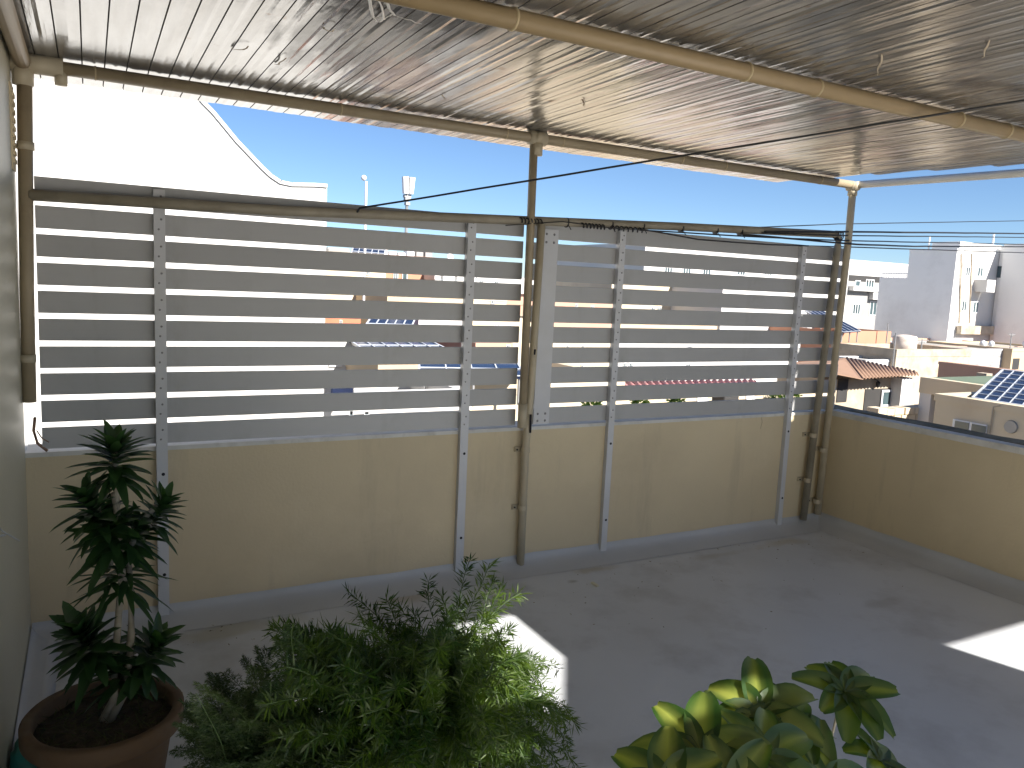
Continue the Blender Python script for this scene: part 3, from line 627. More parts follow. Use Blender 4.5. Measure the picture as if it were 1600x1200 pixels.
# --- variegated schefflera
def schefmat():
    m = leafmat('schefflera_leaf', (.022, .06, .010), (.26, .29, .06), .42, .3)
    return m
M['schef'] = schefmat()
SY = -3.05
SR = at(1230, 1330, Y=SY); SR.z = .45
sp_ = thing('schefflera_pot', (SR.x, SR.y, 0), 'dark plastic pot under the variegated umbrella plant', 'pot')
bm = bmesh.new(); lathe(bm, [(.1, 0), (.15, .36), (.16, .365), (.16, .42), (.148, .42), (.14, .4), (.01, .4)], SR.x, SR.y, 32); fin('pot_body', bm, M['darkpot'], sp_, smooth=True)
se = thing('schefflera_plant', (SR.x, SR.y, .4), 'variegated yellow and green umbrella plant at the bottom right', 'plant')
bm = bmesh.new(); bs = bmesh.new(); lay = new_tint(bm)
def obov(u): return max(.05, math.sin(math.pi*min(1, (u*.93+.03))**.8)**.55)
def leaflet(p, d, ln, w, droop, up, var):
    d = d.normalized(); s = d.cross(up).normalized(); n = 8; m_ = 6; rows = []; pos = p.copy(); dd = d.copy()
    for i in range(n+1):
        u = i/n; ww = obov(u)*w/2 if 0 < i < n else w*(.04 if i == 0 else .16)
        nr = s.cross(dd)
        rows.append([bm.verts.new(pos + s*ww*(j/m_*2-1) + nr*(abs(j/m_*2-1)**1.5)*ww*.35 + nr*noise.noise(pos*18 + Vector((j, 0, 0)))*.006) for j in range(m_+1)])
        pos = pos + dd*ln/n; dd = (dd + Vector((0, 0, -droop/n))).normalized()
    seed = random.uniform(0, 50)
    for i in range(n):
        for j in range(m_):
            f = bm.faces.new((rows[i][j], rows[i][j+1], rows[i+1][j+1], rows[i+1][j]))
            for lp, (a, b) in zip(f.loops, ((i, j), (i, j+1), (i+1, j+1), (i+1, j))):
                e = abs(b/m_*2-1); nn = noise.noise(Vector((a*.25, b*.55, seed)))
                v = var*(1.15 - e*1.3) + nn*.9*var
                if a in (0,) : v += .1
                lp[lay] = max(0, min(1, v)) if e < .99 else max(0, min(.25, v))
def palm(px, py, y, n, ln, facing, var, tilt=.2, ang0=0, span=6.283):
    c = at(px, py, Y=y); ax = Vector(facing).normalized(); a = ax.orthogonal().normalized(); b = ax.cross(a)
    tube(bs, arc(Vector((SR.x + random.uniform(-.04, .04), SR.y, .42)), c, -.03, 10, .01), [.006]*6+[.0035]*5, 6, False)
    for i in range(n):
        an = ang0 + i*span/n + random.uniform(-.12, .12); d = (a*math.cos(an) + b*math.sin(an)) + ax*tilt
        leaflet(c, d, ln*random.uniform(.8, 1.1), ln*.5*random.uniform(.85, 1.1), random.uniform(.3, 1.0), ax, var*random.uniform(.6, 1.3))
V = Vector
toc = lambda p: None
for (px, py, y, n, ln, fc, var) in ((1320, 1082, -3.05, 9, .135, (-.1, -.5, 1), .3), (1185, 1115, -3.05, 7, .155, (-.35, -.4, 1), .75), (1095, 1175, -3.15, 7, .15, (-.5, -.35, 1), .6), (1245, 1135, -3.1, 7, .125, (.1, -.5, 1), .35),
                                (1195, 1185, -3.2, 7, .14, (0, -.7, 1), .45), (1375, 1190, -3.1, 7, .13, (.4, -.4, 1), .3), (1040, 1230, -3.2, 7, .14, (-.5, -.5, 1), .7), (1285, 1225, -3.2, 7, .14, (0, -.8, 1), .4), (1140, 1240, -3.25, 7, .13, (-.2, -.8, 1), .5)):
    palm(px, py, y, n, ln, fc, var, ang0=random.uniform(0, 1))
fin('foliage', bm, M['schef'], se, smooth=True); fin('stems', bs, M['stem'], se, smooth=True)
# teal crumpled bag by the pot
bm = bmesh.new(); c = at(52, 1192, Z=.06); c.z = 0; bmesh.ops.create_icosphere(bm, subdivisions=4, radius=1)
for v in bm.verts:
    n_ = 1 + .35*noise.noise(v.co*1.8 + V((3, 1, 2))) + .12*noise.noise(v.co*5); v.co = Vector((v.co.x*.07*n_, v.co.y*.16*n_, max(0, .07 + v.co.z*.08*n_))) + c
    v.co.x = max(.008, v.co.x)
tag(fin('plastic_bag', bm, M['teal'], smooth=True), 'crumpled teal plastic bag on the floor between left wall and pot', 'bag')

# dry bits scattered along the foot of the wall
bm = bmesh.new(); lay = new_tint(bm)
for i in range(170):
    x = random.uniform(.3, 5.3); y = -.16 - abs(random.gauss(0, .5)); 
    tri(bm, lay, Vector((x, y, .003)), Vector((random.uniform(-1, 1), random.uniform(-1, 1), .12)), random.uniform(.006, .022), .005, random.random())
M['debris'] = leafmat('dry_debris', (.10, .075, .04), (.30, .25, .16), .9, .05)
tag(fin('leaf_litter', bm, M['debris']), None, None, kind='stuff')
# ================================================================== TOWN
def bldg(name, label, px0, px1, pyt, Y, D, m, wins=(), zb=-9, lip=.3, roofm='t_roof', group=None, cat='building', lipm=None):
    a = at(px0, pyt, Y=Y); b = at(px1, pyt, Y=Y); z = at((px0+px1)/2, pyt, Y=Y).z
    t = thing(name, ((a.x+b.x)/2, Y+D/2, zb), label, cat, group)
    boxo('wall', (a.x, Y, zb), (b.x, Y+D, z-lip), M[m], t)
    bm = bmesh.new(); T_ = .2; x0, x1, y0, y1 = a.x-.02, b.x+.02, Y-.02, Y+D+.02
    box(bm, (x0, y0, z-lip), (x1, y0+T_, z)); box(bm, (x0, y1-T_, z-lip), (x1, y1, z)); box(bm, (x0, y0+T_, z-lip), (x0+T_, y1-T_, z)); box(bm, (x1-T_, y0+T_, z-lip), (x1, y1-T_, z))
    fin('roof_parapet', bm, M[lipm or m], t)
    boxo('roof', (x0+T_, y0+T_, z-lip), (x1-T_, y1-T_, z-lip+.03), M[roofm], t)
    for wn in wins: window(t, Y, *wn)
    return t
def bldgX(name, label, px0, px1, pyt, X, D, m, zb=-9, lip=.3, roofm='t_roof', cat='building'):
    a = at(px0, pyt, X=X); b = at(px1, pyt, X=X); z = at((px0+px1)/2, pyt, X=X).z
    t = thing(name, (X+D/2, (a.y+b.y)/2, zb), label, cat)
    boxo('wall', (X, b.y, zb), (X+D, a.y, z-lip), M[m], t)
    bm = bmesh.new(); x0, x1, y0, y1 = X-.02, X+D+.02, b.y-.02, a.y+.02; T_ = .2
    box(bm, (x0, y0, z-lip), (x1, y0+T_, z)); box(bm, (x0, y1-T_, z-lip), (x1, y1, z)); box(bm, (x0, y0+T_, z-lip), (x0+T_, y1-T_, z)); box(bm, (x1-T_, y0+T_, z-lip), (x1, y1-T_, z))
    fin('roof_parapet', bm, M[m], t); boxo('roof', (x0+T_, y0+T_, z-lip), (x1-T_, y1-T_, z-lip+.03), M[roofm], t)
    return t
def panelX(t, nm, X, px0, px1, py0, py1, m, proud=.02):
    ya = at(px0, (py0+py1)/2, X=X).y; yb_ = at(px1, (py0+py1)/2, X=X).y; zt = at((px0+px1)/2, py0, X=X).z; zb_ = at((px0+px1)/2, py1, X=X).z
    return boxo(nm, (X-proud, yb_, zb_), (X-.002, ya, zt), M[m], t)
def window(t, Y, px, py, wpx, hpx, n=2, door=False, nm='window'):
    a = at(px-wpx/2, py, Y=Y); b = at(px+wpx/2, py, Y=Y); u = at(px, py-hpx/2, Y=Y); d = at(px, py+hpx/2, Y=Y)
    w_ = b.x-a.x; f = min(.07, w_*.12)
    bm = bmesh.new(); box(bm, (a.x, Y-.035, u.z-f), (b.x, Y-.003, u.z)); box(bm, (a.x, Y-.035, d.z), (b.x, Y-.003, d.z+f)); 
    for k in range(n+1):
        x = a.x + (w_-f)*k/n; box(bm, (x, Y-.035, d.z+f), (x+f, Y-.003, u.z-f))
    fr = fin(nm, bm, M['frame'], t)
    boxo('pane', (a.x+f*.5, Y-.02, d.z+f*.5), (b.x-f*.5, Y-.001, u.z-f*.5), M['glass'], fr)
def opening(t, Y, px0, px1, py0, py1, name='doorway'):
    a = at(px0, py0, Y=Y); b = at(px1, py1, Y=Y); zt, zb_ = at((px0+px1)/2, py0, Y=Y).z, at((px0+px1)/2, py1, Y=Y).z
    boxo(name, (a.x, Y-.012, zb_), (b.x, Y-.002, zt), M['t_dark'], t)
def pvarray(label, quad, nx, ny, legs=True, group='solar panels on the rooftops', th=.05, zb=None, lw=.025):
    # quad: 4 world points (low-left, low-right, high-right, high-left)
    q = [Vector(p) for p in quad]; q[2] = q[1] + q[3] - q[0]; nrm = (q[1]-q[0]).cross(q[3]-q[0]).normalized()
    t = thing('solar_panel', q[0], label, 'solar panel', group)
    bm = bmesh.new(); prism(bm, q, -nrm*th); fin('panel', bm, M['pv'], t)
    bm = bmesh.new()
    def P(u, v): return (q[0].lerp(q[1], u)).lerp(q[3].lerp(q[2], u), v)
    w_ = (q[1]-q[0]).length
    def strip(p, r, wd):
        s = (r-p).normalized().cross(nrm)*wd/2; prism(bm, [p-s+nrm*.004, r-s+nrm*.004, r+s+nrm*.004, p+s+nrm*.004], nrm*.012)
    for i in range(nx+1): strip(P(i/nx, 0), P(i/nx, 1), .035 if i in (0, nx) else lw)
    for j in range(ny+1): strip(P(0, j/ny), P(1, j/ny), .035 if j in (0, ny) else lw)
    fin('frame', bm, M['pvline'], t)
    if legs:
        zz = min(p.z for p in q) - .5 if zb is None else zb
        for u in (.05, .5, .95):
            bm = bmesh.new(); p = P(u, .95); tube(bm, [p - nrm*.04, Vector((p.x, p.y, zz))], .03, 6); p = P(u, .05); tube(bm, [p - nrm*.04, Vector((p.x, p.y, zz))], .03, 6)
            fin('leg', bm, M['metal'], t)
    return t
def mast(label, px, py0, py1, Y, r=.03, arms=(), m='metal', name='antenna', cat='antenna'):
    a = at(px, py0, Y=Y); b = at(px, py1, Y=Y); b.x = a.x
    t = thing(name, b, label, cat, 'antennas and masts over the rooftops'); bm = bmesh.new(); tube(bm, [b, a], r, 6); fin('mast', bm, M[m], t)
    if arms:
        bm = bmesh.new()
        for (dz, ln) in arms: tube(bm, [a + V((-ln, 0, -dz)), a + V((ln, 0, -dz))], r*.6, 5)
        fin('arm', bm, M[m], t)
    return t
def dish(label, px, py, Y, r, zb=1.2):
    c = at(px, py, Y=Y); t = thing('satellite_dish', c, label, 'satellite dish', 'satellite dishes on rooftops'); bm = bmesh.new()
    seg = 18; rings = []
    for k, rr in enumerate((.02, .35, .7, 1.0)):
        rings.append([bm.verts.new((c.x + r*rr*math.cos(a*2*math.pi/seg), c.y - .25*r*rr*rr + .3*r*rr*math.sin(a*2*math.pi/seg), c.z + r*rr*math.sin(a*2*math.pi/seg))) for a in range(seg)])
    for k in range(3):
        for a in range(seg): bm.faces.new((rings[k][a], rings[k][(a+1) % seg], rings[k+1][(a+1) % seg], rings[k+1][a]))
    bm.faces.new(rings[0][::-1])
    o = fin('reflector', bm, M['frame'], t, smooth=True); o.modifiers.new('s', 'SOLIDIFY').thickness = .03
    bm = bmesh.new(); tube(bm, [c + V((0, .05, 0)), c + V((0, .15, -zb))], .03, 6); fin('mast', bm, M['metal'], t)
    bm = bmesh.new(); tube(bm, [c + V((0, 0, -r*.8)), c + V((0, -r*.9, -.1*r))], .015, 5); fin('arm', bm, M['metal'], t)
    return t

# --- big white building with curved gable, close on the left
t = thing('gabled_building', (-1, 8, -9), 'big bright white building with a curved stepped gable behind the left fence', 'building')
out = [(-9, 4, -9), (at(511, 650, Y=4).x, 4, -9), at(511, 293, Y=4), at(492, 291.5, Y=4), at(456, 291, Y=4), at(437, 287, Y=4), at(422, 277, Y=4), at(408, 264, Y=4), at(388, 243, Y=4), at(368, 222, Y=4), at(345, 194, Y=4), at(330, 176, Y=4), at(317, 163, Y=4), at(305, 150, Y=4), at(280, 128, Y=4), (-9, 4, at(280, 128, Y=4).z)]
out = [Vector(p) for p in out]; out[1].x = out[2].x
bm = bmesh.new(); prism(bm, out, Vector((0, 7, 0))); fin('wall', bm, M['t_white'], t)
bm = bmesh.new(); cp = out[2:-1]
for i in range(len(cp)-1):
    a, b = cp[i], cp[i+1]; nn = Vector((0, 1, 0)).cross((b-a).normalized()); nn = -nn if nn.z < 0 else nn
    o1 = [a + V((0, -.02, 0)), b + V((0, -.02, 0)), b + nn*.035 + V((0, -.02, 0)), a + nn*.035 + V((0, -.02, 0))]; prism(bm, o1, Vector((0, .25, 0)))
fin('coping', bm, M['t_white'], t)
# --- phone masts
t = thing('phone_mast', at(634, 420, Y=24), 'slim grey phone mast with white antenna panels above the left fence', 'mast')
p0 = at(633, 420, Y=24); p1 = at(634, 275, Y=24); p1.x = p0.x
bm = bmesh.new(); tube(bm, [p0, p1], .06, 8); fin('pole', bm, M['metal'], t)
for sx in (-1, 1):
    ph = at(634, 277, Y=24).z; pl = at(634, 303, Y=24).z; x = p0.x + sx*.13
    bm = bmesh.new(); prism(bm, [(x-.08 - .02*sx, 23.8, pl), (x+.08 - .04*sx, 23.8, pl), (x+.10, 23.8, ph), (x-.10, 23.8, ph)], Vector((0, .2, 0))); fin('antenna_panel', bm, M['frame'], t)
for k, py in enumerate((306, 311, 318)):
    c = at(634, py, Y=24); bm = bmesh.new(); box(bm, (p0.x-.13+.03*k, 23.9, c.z-.06), (p0.x+.13-.02*k, 24.1, c.z+.05)); fin('bracket', bm, M['metal'], t)
t = thing('vent_pole', at(568, 480, Y=16), 'thin white pole with a ball top rising left of the phone mast', 'mast')
p0 = at(568, 480, Y=16); p1 = at(568.5, 283, Y=16); p1.x = p0.x
bm = bmesh.new(); tube(bm, [p0, p1], .036, 8); fin('pole', bm, M['frame'], t)
bm = bmesh.new(); bmesh.ops.create_icosphere(bm, subdivisions=2, radius=.075, matrix=Matrix.Translation(at(568.5, 278, Y=16))); fin('ball', bm, M['frame'], t, smooth=True)

# --- buildings behind the fence, far to near
W_ = lambda *a: a
bldg('apartment_block', 'long white apartment block with paired windows behind the right fence', 1008, 1330, 392, 40, 12, 't_white',
     [(px, py, 13, 14, 3) for px in (1044, 1073, 1104, 1158, 1200, 1236) for py in (424, 452, 481)])
bldg('far_house', 'low white far house behind the gap by the central pole', 830, 1012, 440, 46, 10, 't_white', [(880, 452, 6, 7), (950, 455, 6, 7)])
bldg('far_house', 'far white house seen left of the central pole', 664, 834, 431, 38, 10, 't_white', [(752, 440, 5, 6), (775, 442, 6, 6)])
bldg('cream_house', 'cream house with roof clutter just right of the gabled building', 480, 604, 394, 20, 9, 't_cream', [(575, 425, 5, 10)])
tt_ = bldg('orange_house', 'orange rendered house with curtained openings behind the left fence', 604, 680, 400, 22, 9, 't_orange', [(618, 433, 7, 20), (632, 433, 8, 20, 1)])
bldg('pale_house', 'pale house with a grooved front right of the orange house', 680, 736, 424, 21, 8, 't_white', [(690, 436, 5, 12), (712, 437, 4, 12)])
bldg('yellow_house', 'long yellow ochre wall behind the middle of the left fence', 606, 736, 462, 17, 3, 't_yellow')
bldg('mid_house', 'cream house with a salmon end behind the central pole', 736, 792, 456, 19, 8, 't_cream', [(770, 472, 6, 6)])
bldg('salmon_house', 'salmon pink house between central pole and third post', 792, 960, 466, 21, 8, 't_salmon', [(900, 478, 4, 6), (925, 480, 5, 5)])
bldg('cream_block', 'cream block with small dark vents right of the third post', 956, 1130, 447, 30, 8, 't_cream', [(1020, 482, 6, 6), (1030, 482, 5, 6), (1075, 455, 6, 5), (1090, 482, 14, 5)])
bldg('white_block', 'white block behind the right half of the right fence', 1130, 1275, 446, 26, 8, 't_white', [(1166, 463, 8, 6), (1145, 520, 8, 5)])
bldg('yellow_house', 'peach yellow house in front of the cream block', 960, 1120, 508, 22, 5, 't_yellow', [(985, 518, 3, 8), (1060, 520, 3, 8)])
bldg('white_house', 'long white garden house with small windows low behind the right fence', 965, 1250, 530, 17, 6, 't_white', [(976, 573, 5, 12), (985, 573, 6, 12), (1077, 545, 6, 10), (1075, 573, 6, 10)])
bldg('rose_house', 'pale rose house seen between joint plate and third post', 862, 965, 530, 15, 5, 't_cream', [(886, 543, 3, 8), (910, 543, 3, 8), (884, 572, 3, 7), (909, 573, 3, 7)])
bldg('white_house', 'white house with small vents left of the central pole', 655, 735, 495, 14, 4, 't_white')
bldg('cream_house', 'cream house right beside the centre of the fence', 735, 862, 497, 14, 5, 't_cream', [(778, 508, 14, 5, 3), (795, 510, 8, 5)])
bldg('brick_house', 'low red tiled house next to the gabled building', 500, 562, 488, 13, 4, 't_tile', [(532, 505, 4, 10)])
bldg('columned_house', 'pale green house with thin columns next to the gabled building', 500, 592, 528, 11, 3, 't_white', [(524, 556, 20, 34, 3)])
bldg('brown_annex', 'small brown rendered annex seen just left of the central pole', 744, 800, 536, 11, 3, 't_salmon', [(793, 541, 6, 5)])
bldg('orange_annex', 'orange yellow annex low behind the left fence', 592, 690, 566, 9, 2.5, 't_yellow')
bldg('white_annex', 'low white annex just behind the lower left fence', 500, 735, 612, 6.2, 2.2, 't_white', [(548, 645, 6, 8, 1), (572, 645, 8, 6, 1)])
bldg('cream_annex', 'low cream annex behind the foot of the central pole', 700, 975, 590, 8, 3, 't_cream', [(830, 604, 4, 6, 1)])
bldg('garden_wall', 'low pale garden wall under the pink roof', 965, 1300, 618, 9, .3, 't_cream', cat='wall', lip=.1)
# rooftop items
t = thing('water_tank', at(529, 398, Y=20.5), 'dark slate water tank on the cream house roof', 'water tank', 'water tanks on the rooftops')
a = at(511, 386, Y=20.5); b = at(547, 398, Y=20.5); boxo('tank_body', (a.x, 20.5, b.z-.1), (b.x, 21.5, a.z), M['t_grey'], t, bevel=.05)
t = thing('water_tank', at(525, 612, Y=5.9), 'dark blue tank beside the gabled building low behind the fence', 'water tank', 'water tanks on the rooftops')
a = at(508, 597, Y=5.9); b = at(543, 616, Y=5.9); boxo('tank_body', (a.x, 5.6, b.z), (b.x, 6.1, a.z), M['pv'], t, bevel=.02)
def pvpx(label, ll, lr, ur, ul, Y0, Y1, nx, ny, **k):
    return pvarray(label, [at(*ll, Y=Y0), at(*lr, Y=Y0), at(*ur, Y=Y1), at(*ul, Y=Y1)], nx, ny, **k)
pvpx('blue solar heater panel on the cream house roof', (548, 398), (600, 402), (600, 389), (552, 387), 20.4, 21.5, 5, 2)
pvpx('lilac grey solar panel behind the lower left fence', (566, 516), (640, 518), (650, 498), (580, 496), 12, 13.2, 5, 2)
pvpx('wide dark solar panel behind the left fence, level with its seventh gap', (572, 549), (706, 549), (690, 533), (545, 531), 9.6, 11, 6, 2)
pvpx('long dark blue solar panel with a white rim by the second post', (655, 586), (820, 588), (820, 566), (655, 564), 7.4, 8.4, 4, 2)
pvpx('blue solar panel on a tilted stand above the orange house', (1318, 519), (1345, 517), (1384, 487), (1258, 486), 21, 24.5, 4, 2)
bx = [at(600 + i*14, 400, Y=22.5) for i in range(6)]
for i, p in enumerate(bx):
    hh = random.uniform(.15, .4); tag(boxo('rooftop_box', (p.x-.14, 22.5, p.z-.25), (p.x+.14, 22.9, p.z-.25+hh+.2), M[random.choice(['t_grey', 't_stone', 'frame'])], bevel=.02),
        'small crate or box in the row on the orange house roof', 'box', 'small boxes on the orange house roof')
dish('white satellite dish on the skyline left of the second post', 703, 402, 30, .17, 1.5)
mast('thin mast on the far white house skyline', 745, 415, 440, 38, .04)
# pink corrugated roof and yard things
def corr(name, label, q, waves, amp, m, cat='roof'):
    q = [Vector(p) for p in q]; bm = bmesh.new(); n = waves*8; nrm = (q[1]-q[0]).cross(q[3]-q[0]).normalized(); r0 = []; r1 = []
    for i in range(n+1):
        u = i/n; o = nrm*amp*math.sin(u*waves*2*math.pi); r0.append(bm.verts.new(q[0].lerp(q[1], u)+o)); r1.append(bm.verts.new(q[3].lerp(q[2], u)+o))
    for i in range(n): bm.faces.new((r0[i], r0[i+1], r1[i+1], r1[i]))
    o = fin(name, bm, M[m], smooth=True); o.modifiers.new('s', 'SOLIDIFY').thickness = .02; 
    return o
tag(corr('pink_roof', '', [at(975, 613, Y=9.4), at(1195, 610, Y=9.4), at(1180, 594, Y=12), at(955, 596, Y=12)], 22, .03, 't_pink'), 'faded pink corrugated roof low behind the right fence', 'roof')
for i, (px, py, Y) in enumerate(((1000, 630, 8.4), (1057, 630, 8.4), (925, 634, 7.4), (1215, 622, 8.7), (1240, 621, 8.7))):
    c = at(px, py, Y=Y); t = thing('garden_shrub', (c.x, c.y, c.z-.4), ['small green shrub on the terrace left of the dark box', 'bright green shrub nearest the dark box behind the right fence', 'green shrub seen just left of the third post', 'small pale shrub left of the fourth post', 'small pale shrub right behind the fourth post'][i], 'shrub', 'shrubs behind the right fence')
    bm = bmesh.new(); lay = new_tint(bm)
    for k in range(260):
        d = Vector((random.gauss(0, 1), random.gauss(0, 1), random.gauss(0, 1))).normalized(); tri(bm, lay, c + d*random.uniform(.02, .16), d, .09, .04, random.random())
    fin('crown', bm, M['fernleaf'], t); bm = bmesh.new(); tube(bm, [c, c - V((0, 0, .45))], .02, 6); fin('trunk', bm, M['stem'], t)
c = at(1133, 625, Y=8.5); tag(boxo('storage_box', (c.x-.22, 8.3, c.z-.6), (c.x+.22, 8.7, c.z+.12), M['t_dark'], bevel=.02), 'dark storage box standing behind the bottom gap of the right fence', 'box')
dish('satellite dish left of the dark storage box', 1095, 626, 8.45, .16, .5)
dish('satellite dish right of the dark storage box', 1170, 622, 8.5, .14, .5)

# ------------------------------------------------ open view on the right
# far low white house with grey recessed storeys
YA = 44
t = bldg('terraced_block', 'far white block with shaded grey storeys right of the fence end', 1290, 1428, 408, YA, 10, 't_white')
def panelbox(t, nm, Y, px0, px1, py0, py1, m, proud=.05, back=0):
    xa = at(px0, (py0+py1)/2, Y=Y).x; xb = at(px1, (py0+py1)/2, Y=Y).x; zt = at((px0+px1)/2, py0, Y=Y).z; zb_ = at((px0+px1)/2, py1, Y=Y).z
    return boxo(nm, (xa, Y-proud, zb_), (xb, Y+back-.002, zt), M[m], t)
panelbox(t, 'recess', YA, 1320, 1385, 431, 520, 't_grey', .03)
panelbox(t, 'painted_shade_strip', YA, 1320, 1378, 431, 440, 't_dark', .06)  # dark strip painted in for the shade under the roof edge
panelbox(t, 'balcony', YA, 1325, 1374, 448, 455, 't_white', .6)
panelbox(t, 'balcony', YA, 1357, 1374, 456, 468, 't_white', .5)
for w_ in ((1359, 443, 13, 13, 3), (1340, 443, 8, 10, 1), (1338, 483, 12, 17, 3), (1364, 482, 11, 22, 2)): window(t, YA-.03, *w_)
# party wall blocks seen along their long side, with a sunlit end wall between them
XT = 50
t = bldgX('party_wall_block', 'huge blank pale grey party wall block with a sunlit windowed end wall', 1422, 1496, 389, XT, 14, 't_pwhite', lip=.2)
zlow = at(1400, 434, X=XT).z; y0 = at(1422, 389, X=XT).y; y1 = at(1374, 436, X=XT).y; ye = at(1496, 389, X=XT).y
boxo('lower_wing', (XT+.02, y0-.3, -9), (XT+9, y1, zlow), M['t_pwhite'], t)
boxo('stair_head', (XT+.5, at(1496, 376, X=XT).y+.1, at(1470, 389, X=XT).z), (XT+7, at(1450, 376, X=XT).y, at(1470, 377, X=XT).z), M['t_pwhite'], t)
bm = bmesh.new(); zr = at(1400, 427, X=XT).z
tube(bm, [(XT+.2, y0, zr), (XT+.2, y1, zr)], .035, 5)
for i in range(12): y = y0 + (y1-y0)*i/11; tube(bm, [(XT+.2, y, zlow-.1), (XT+.2, y, zr)], .022, 5)
fin('railing', bm, M['pvline'], t)
ye -= .02
panelbox(t, 'end_wall', ye, 1497, 1560, 390, 560, 't_white', .02)
for w_ in ((1512, 424, 7, 15, 2), (1506, 478, 8, 18, 2), (1531, 425, 9, 16, 2), (1524, 480, 9, 19, 2)): window(t, ye-.02, *w_)
panelbox(t, 'balcony', ye-.02, 1521, 1534, 437, 456, 't_white', .9)
panelbox(t, 'low_wall', ye-.1, 1495, 1552, 509, 522, 't_stone', .3)
for dx in (1503, 1519):
    bm = bmesh.new(); tube(bm, [at(dx, 396, Y=ye-.06), at(dx-4, 505, Y=ye-.06)], .05, 6); fin('drain_pipe', bm, M['t_stone'], t)
xw = at(1548, 450, Y=ye).x
t = bldgX('party_wall_block', 'blank pale grey party wall block at the far right edge', 1570, 1700, 380, xw+.3, 12, 't_pwhite', lip=.2)
yn = at(1570, 380, X=xw+.3).y
boxo('link_wall', (xw+.5, yn-.5, -9), (XT+12, ye-.05, at(1555, 384, X=xw).z), M['t_pwhite'], t)
panelX(t, 'window', xw+.5, 1556, 1567, 416, 434, 'glass', .05)
YB = 30
mast('slim white mast standing over the sunlit end wall', 1553, 366, 395, 30, .07, m='frame')
mast('short mast at the step of the huge party wall', 1453, 369, 395, 30, .05, m='frame')
# orange house with fascia
t = bldg('orange_house', 'orange house with a deep fascia under the tilted solar panel', 1300, 1392, 517, 22, 5, 't_orange', lip=.7)
opening(t, 22, 1322, 1380, 530, 545, 'recess')
mast('thin dark pole against the orange house', 1388, 505, 560, 21.5, .03)
bldgX('weathered_house', 'weathered stone wall house with brown streaks behind the brown roof', 1310, 1402, 541, 29, 5, 't_stone')
bldg('cream_shed', 'cream shed with peeling walls below the stained tank', 1402, 1468, 549, 18, 3.5, 't_stone', [(1438, 569, 12, 7, 2)], lip=.15)
bldg('white_shed', 'small white shed with a low window before the weathered wall', 1352, 1400, 562, 16.5, 1.5, 't_white', [(1377, 571, 14, 5, 2)], lip=.1)
t = thing('water_tank', at(1412, 547, Y=18.3), 'stained cylindrical water tank above the cream shed', 'water tank', 'water tanks on the rooftops')
c0 = at(1412, 548, Y=18.6); c1 = at(1412, 527, Y=18.6); rr = (at(1424, 540, Y=18.6)-at(1401, 540, Y=18.6)).length/2
bm = bmesh.new(); lathe(bm, [(rr, c0.z-.3), (rr*1.0, c1.z), (rr*.9, c1.z+.06), (rr*.3, c1.z+.12)], c0.x, 18.6, 24); fin('tank_body', bm, M['tankr'], t, smooth=True)
mast('tall thin aerial pole left of the stained tank', 1400, 520, 590, 15.5, .025)
mast('dark aerial with a crossbar in front of the cream shed', 1441, 530, 573, 17.5, .03, [(.05, .45), (.12, .2)])
bldg('salmon_house', 'salmon house with a long low parapet behind the green roof', 1466, 1620, 541, 23, 6, 't_salmon', lip=.4)
t = bldg('grey_stone_house', 'grey stone clad house with a white window at the right', 1494, 1582, 545, 21, 5, 't_graystone', [(1505, 561, 15, 12, 3), (1571, 570, 8, 5, 1)], lip=.1)
t = bldg('yellow_house', 'small bright yellow house with a dark doorway at the right edge', 1582, 1680, 545, 20.5, 5, 't_yellow', lip=.15)
opening(t, 20.5, 1583, 1591, 560, 577)
bldgX('salmon_wall', 'salmon coloured wall running behind the green roof', 1466, 1680, 577, 29, .3, 't_salmon', lip=.1, cat='wall')
for i, (px, rpx) in enumerate(((1536, 8.5), (1549, 7.5), (1603, 9))):
    c = at(px, 537, Y=22.5); r = rpx*.0225
    t = thing('water_tank', c, ['larger round white water tank on the grey stone house', 'smaller round white water tank beside the larger one', 'round white water tank cut by the right edge'][i], 'water tank', 'water tanks on the rooftops')
    bm = bmesh.new(); pr = [(r*.55, c.z-r*1.3)] + [(r*math.cos(a), c.z + r*.95*math.sin(a)) for a in [R_(x) for x in (-50, -25, 0, 25, 45, 65, 80)]]
    lathe(bm, pr, c.x, c.y, 20); fin('tank_body', bm, M['tankw'], t, smooth=True)
    bm = bmesh.new(); lathe(bm, [(r*.25, c.z+r*.9), (r*.25, c.z+r*1.05)], c.x, c.y, 12); fin('lid', bm, M['tankw'], t)
mast('television aerial right of the round white tanks', 1581, 521, 547, 22, .03, [(.05, .35), (.1, .25)])
# green roofed house
XG = 20
t = thing('green_roof_house', at(1480, 640, X=XG), 'low house with flat green roof and pale fascia behind the rubble wall', 'building')
yf = at(1438, 590, X=XG).y; yn = at(1640, 610, X=XG).y; zt = at(1490, 596, X=XG).z
boxo('fascia', (XG, yn, zt-.42), (XG+.25, yf, zt), M['t_cream'], t)
boxo('roof', (XG+.25, yn, zt-.12), (XG+8, yf, zt-.02), M['t_green'], t)
ym = at(1484, 620, X=XG).y
boxo('wall', (XG+.05, yn, -9), (XG+8, ym, zt-.42), M['t_cream'], t)
boxo('back_wall', (XG+2.5, ym, -9), (XG+8, yf, zt-.12), M['t_white'], t)
boxo('opening', (XG+2.45, ym+.1, -9), (XG+2.49, yf-1.2, zt-.75), M['t_dark'], t)
boxo('pier', (XG+.02, yf-.35, -9), (XG+.3, yf-.02, zt-.42), M['t_white'], t)
c = at(1538, 587, X=XG+4); bm = bmesh.new(); box(bm, (c.x-.15, c.y-.15, c.z-.4), (c.x+.15, c.y+.15, c.z+.08)); fin('chimney', bm, M['t_stone'], t)
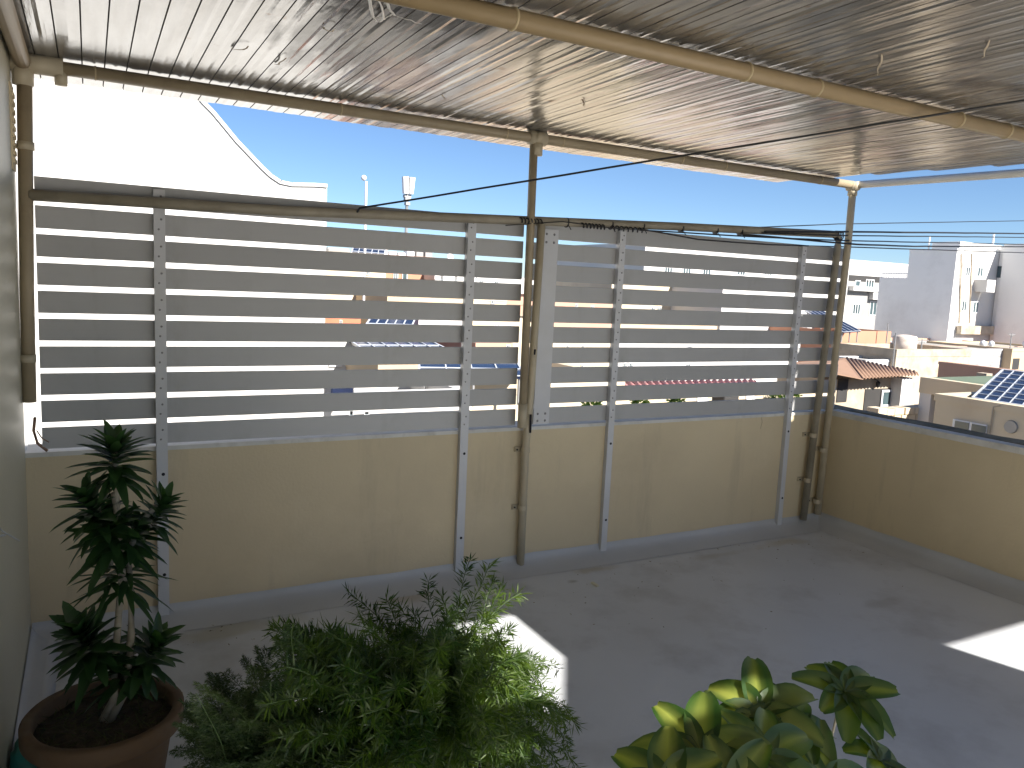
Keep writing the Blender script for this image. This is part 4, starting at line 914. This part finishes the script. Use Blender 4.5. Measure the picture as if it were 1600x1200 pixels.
# brown corrugated shed
YS = 12
t = thing('corrugated_shed', at(1360, 640, Y=YS), 'shed with a brown corrugated roof just right of the fence end', 'shed')
o = corr('roof', '', [at(1349, 592, Y=YS-.3), at(1436, 586, Y=YS-.3), at(1433, 581, Y=YS+1.6), at(1322, 559, Y=YS+2.6)], 17, .028, 't_brown'); o.parent = t; o.matrix_parent_inverse = Matrix.Translation(-t.location)
bm = bmesh.new(); q = [at(1349, 592, Y=YS-.3), at(1322, 559, Y=YS+2.6), at(1240, 566, Y=YS+2.6), at(1262, 575, Y=YS-.3)]; prism(bm, [q[0], q[1], q[2], q[3]], V((0, 0, -.03))); fin('roof_side', bm, M['t_brown'], t)
xa = at(1300, 610, Y=YS).x; xb = at(1408, 610, Y=YS).x; zt = at(1370, 593, Y=YS).z
boxo('wall', (xa, YS+.3, -9), (xb, YS+2.2, zt), M['t_stone'], t)
xp0 = at(1408, 610, Y=YS-.1).x; xp1 = at(1424, 610, Y=YS-.1).x; boxo('pillar', (xp0, YS-.1, -9), (xp1, YS+.4, at(1416, 590, Y=YS).z), M['t_white'], t)
opening(t, YS+.29, 1352, 1403, 607, 640); opening(t, YS+.29, 1310, 1322, 592, 628, 'window')
window(t, YS+.27, 1389, 622, 26, 26, 1)
bm = bmesh.new(); c = at(1372, 600, Y=YS+.15); lathe(bm, [(.03, c.z-.1), (.06, c.z-.06), (.07, c.z+.05), (.02, c.z+.1)], c.x, c.y, 10); tube(bm, [c + V((0, 0, .1)), c + V((0, .15, .14))], .012, 5); fin('wall_lamp', bm, M['cable'], t)
# rubble wall
t = thing('rubble_wall', at(1420, 660, Y=9), 'low cream rubble stone wall beyond the right parapet', 'wall')
bm = bmesh.new(); xa = at(1372, 640, Y=9).x; xb = at(1468, 640, Y=9).x; zt = at(1420, 637, Y=9).z
for r_ in range(6):
    x = xa
    while x < xb:
        w_ = random.uniform(.25, .5); g = .012; z1 = zt - r_*.2 + (random.uniform(-.03, .02) if r_ == 0 else 0)
        box(bm, (x+g, 9 + random.uniform(-.03, .03), zt-(r_+1)*.2+g), (min(x+w_, xb)-g, 9.35, z1)); x += w_
fin('stones', bm, M['t_cream'], t, bevel=.012)
boxo('core', (xa+.05, 9.06, -9), (xb-.05, 9.3, zt-.06), M['t_stone'], t)
# cream house with solar array, bottom right
XC = 13.5
t = bldgX('cream_house', 'cream house with a gridded solar array at the bottom right', 1461, 1700, 633, XC, 6, 't_cream', lip=.12, roofm='t_roof')
for (a, b, c_, d_) in ((1492, 1514, 659, 670), (1518, 1541, 664, 675)):
    f = panelX(t, 'window_frame', XC, a-2, b+2, c_-2.5, d_+2, 'frame', .04); panelX(f, 'pane', XC-.04, a, b, c_, d_, 'glass', .01).matrix_parent_inverse = Matrix.Identity(4)
c = at(1580, 667, X=XC); bm = bmesh.new(); tube(bm, [(XC-.03, c.y, c.z), (XC, c.y, c.z)], [.10, .11], 20); fin('oval_vent', bm, M['metal'], t)
bm = bmesh.new(); tube(bm, [at(1563, 634, X=XC-.02), at(1552, 636, X=XC-.02), at(1548, 660, X=XC-.02), at(1546, 690, X=XC-.02)], .012, 6); fin('conduit', bm, M['t_stone'], t)
ll = at(1519, 622, X=XC+.3); ul = at(1567, 578, X=XC+2.6)
pvarray('large gridded dark blue solar array on the cream house at the right', [ll, ll + V((0, -4.2, 0)), ul, ul], 20, 7, zb=ll.z-.35, lw=.014)
# roof clutter spread over the nearer roofs
import itertools
rng = random.Random(3)
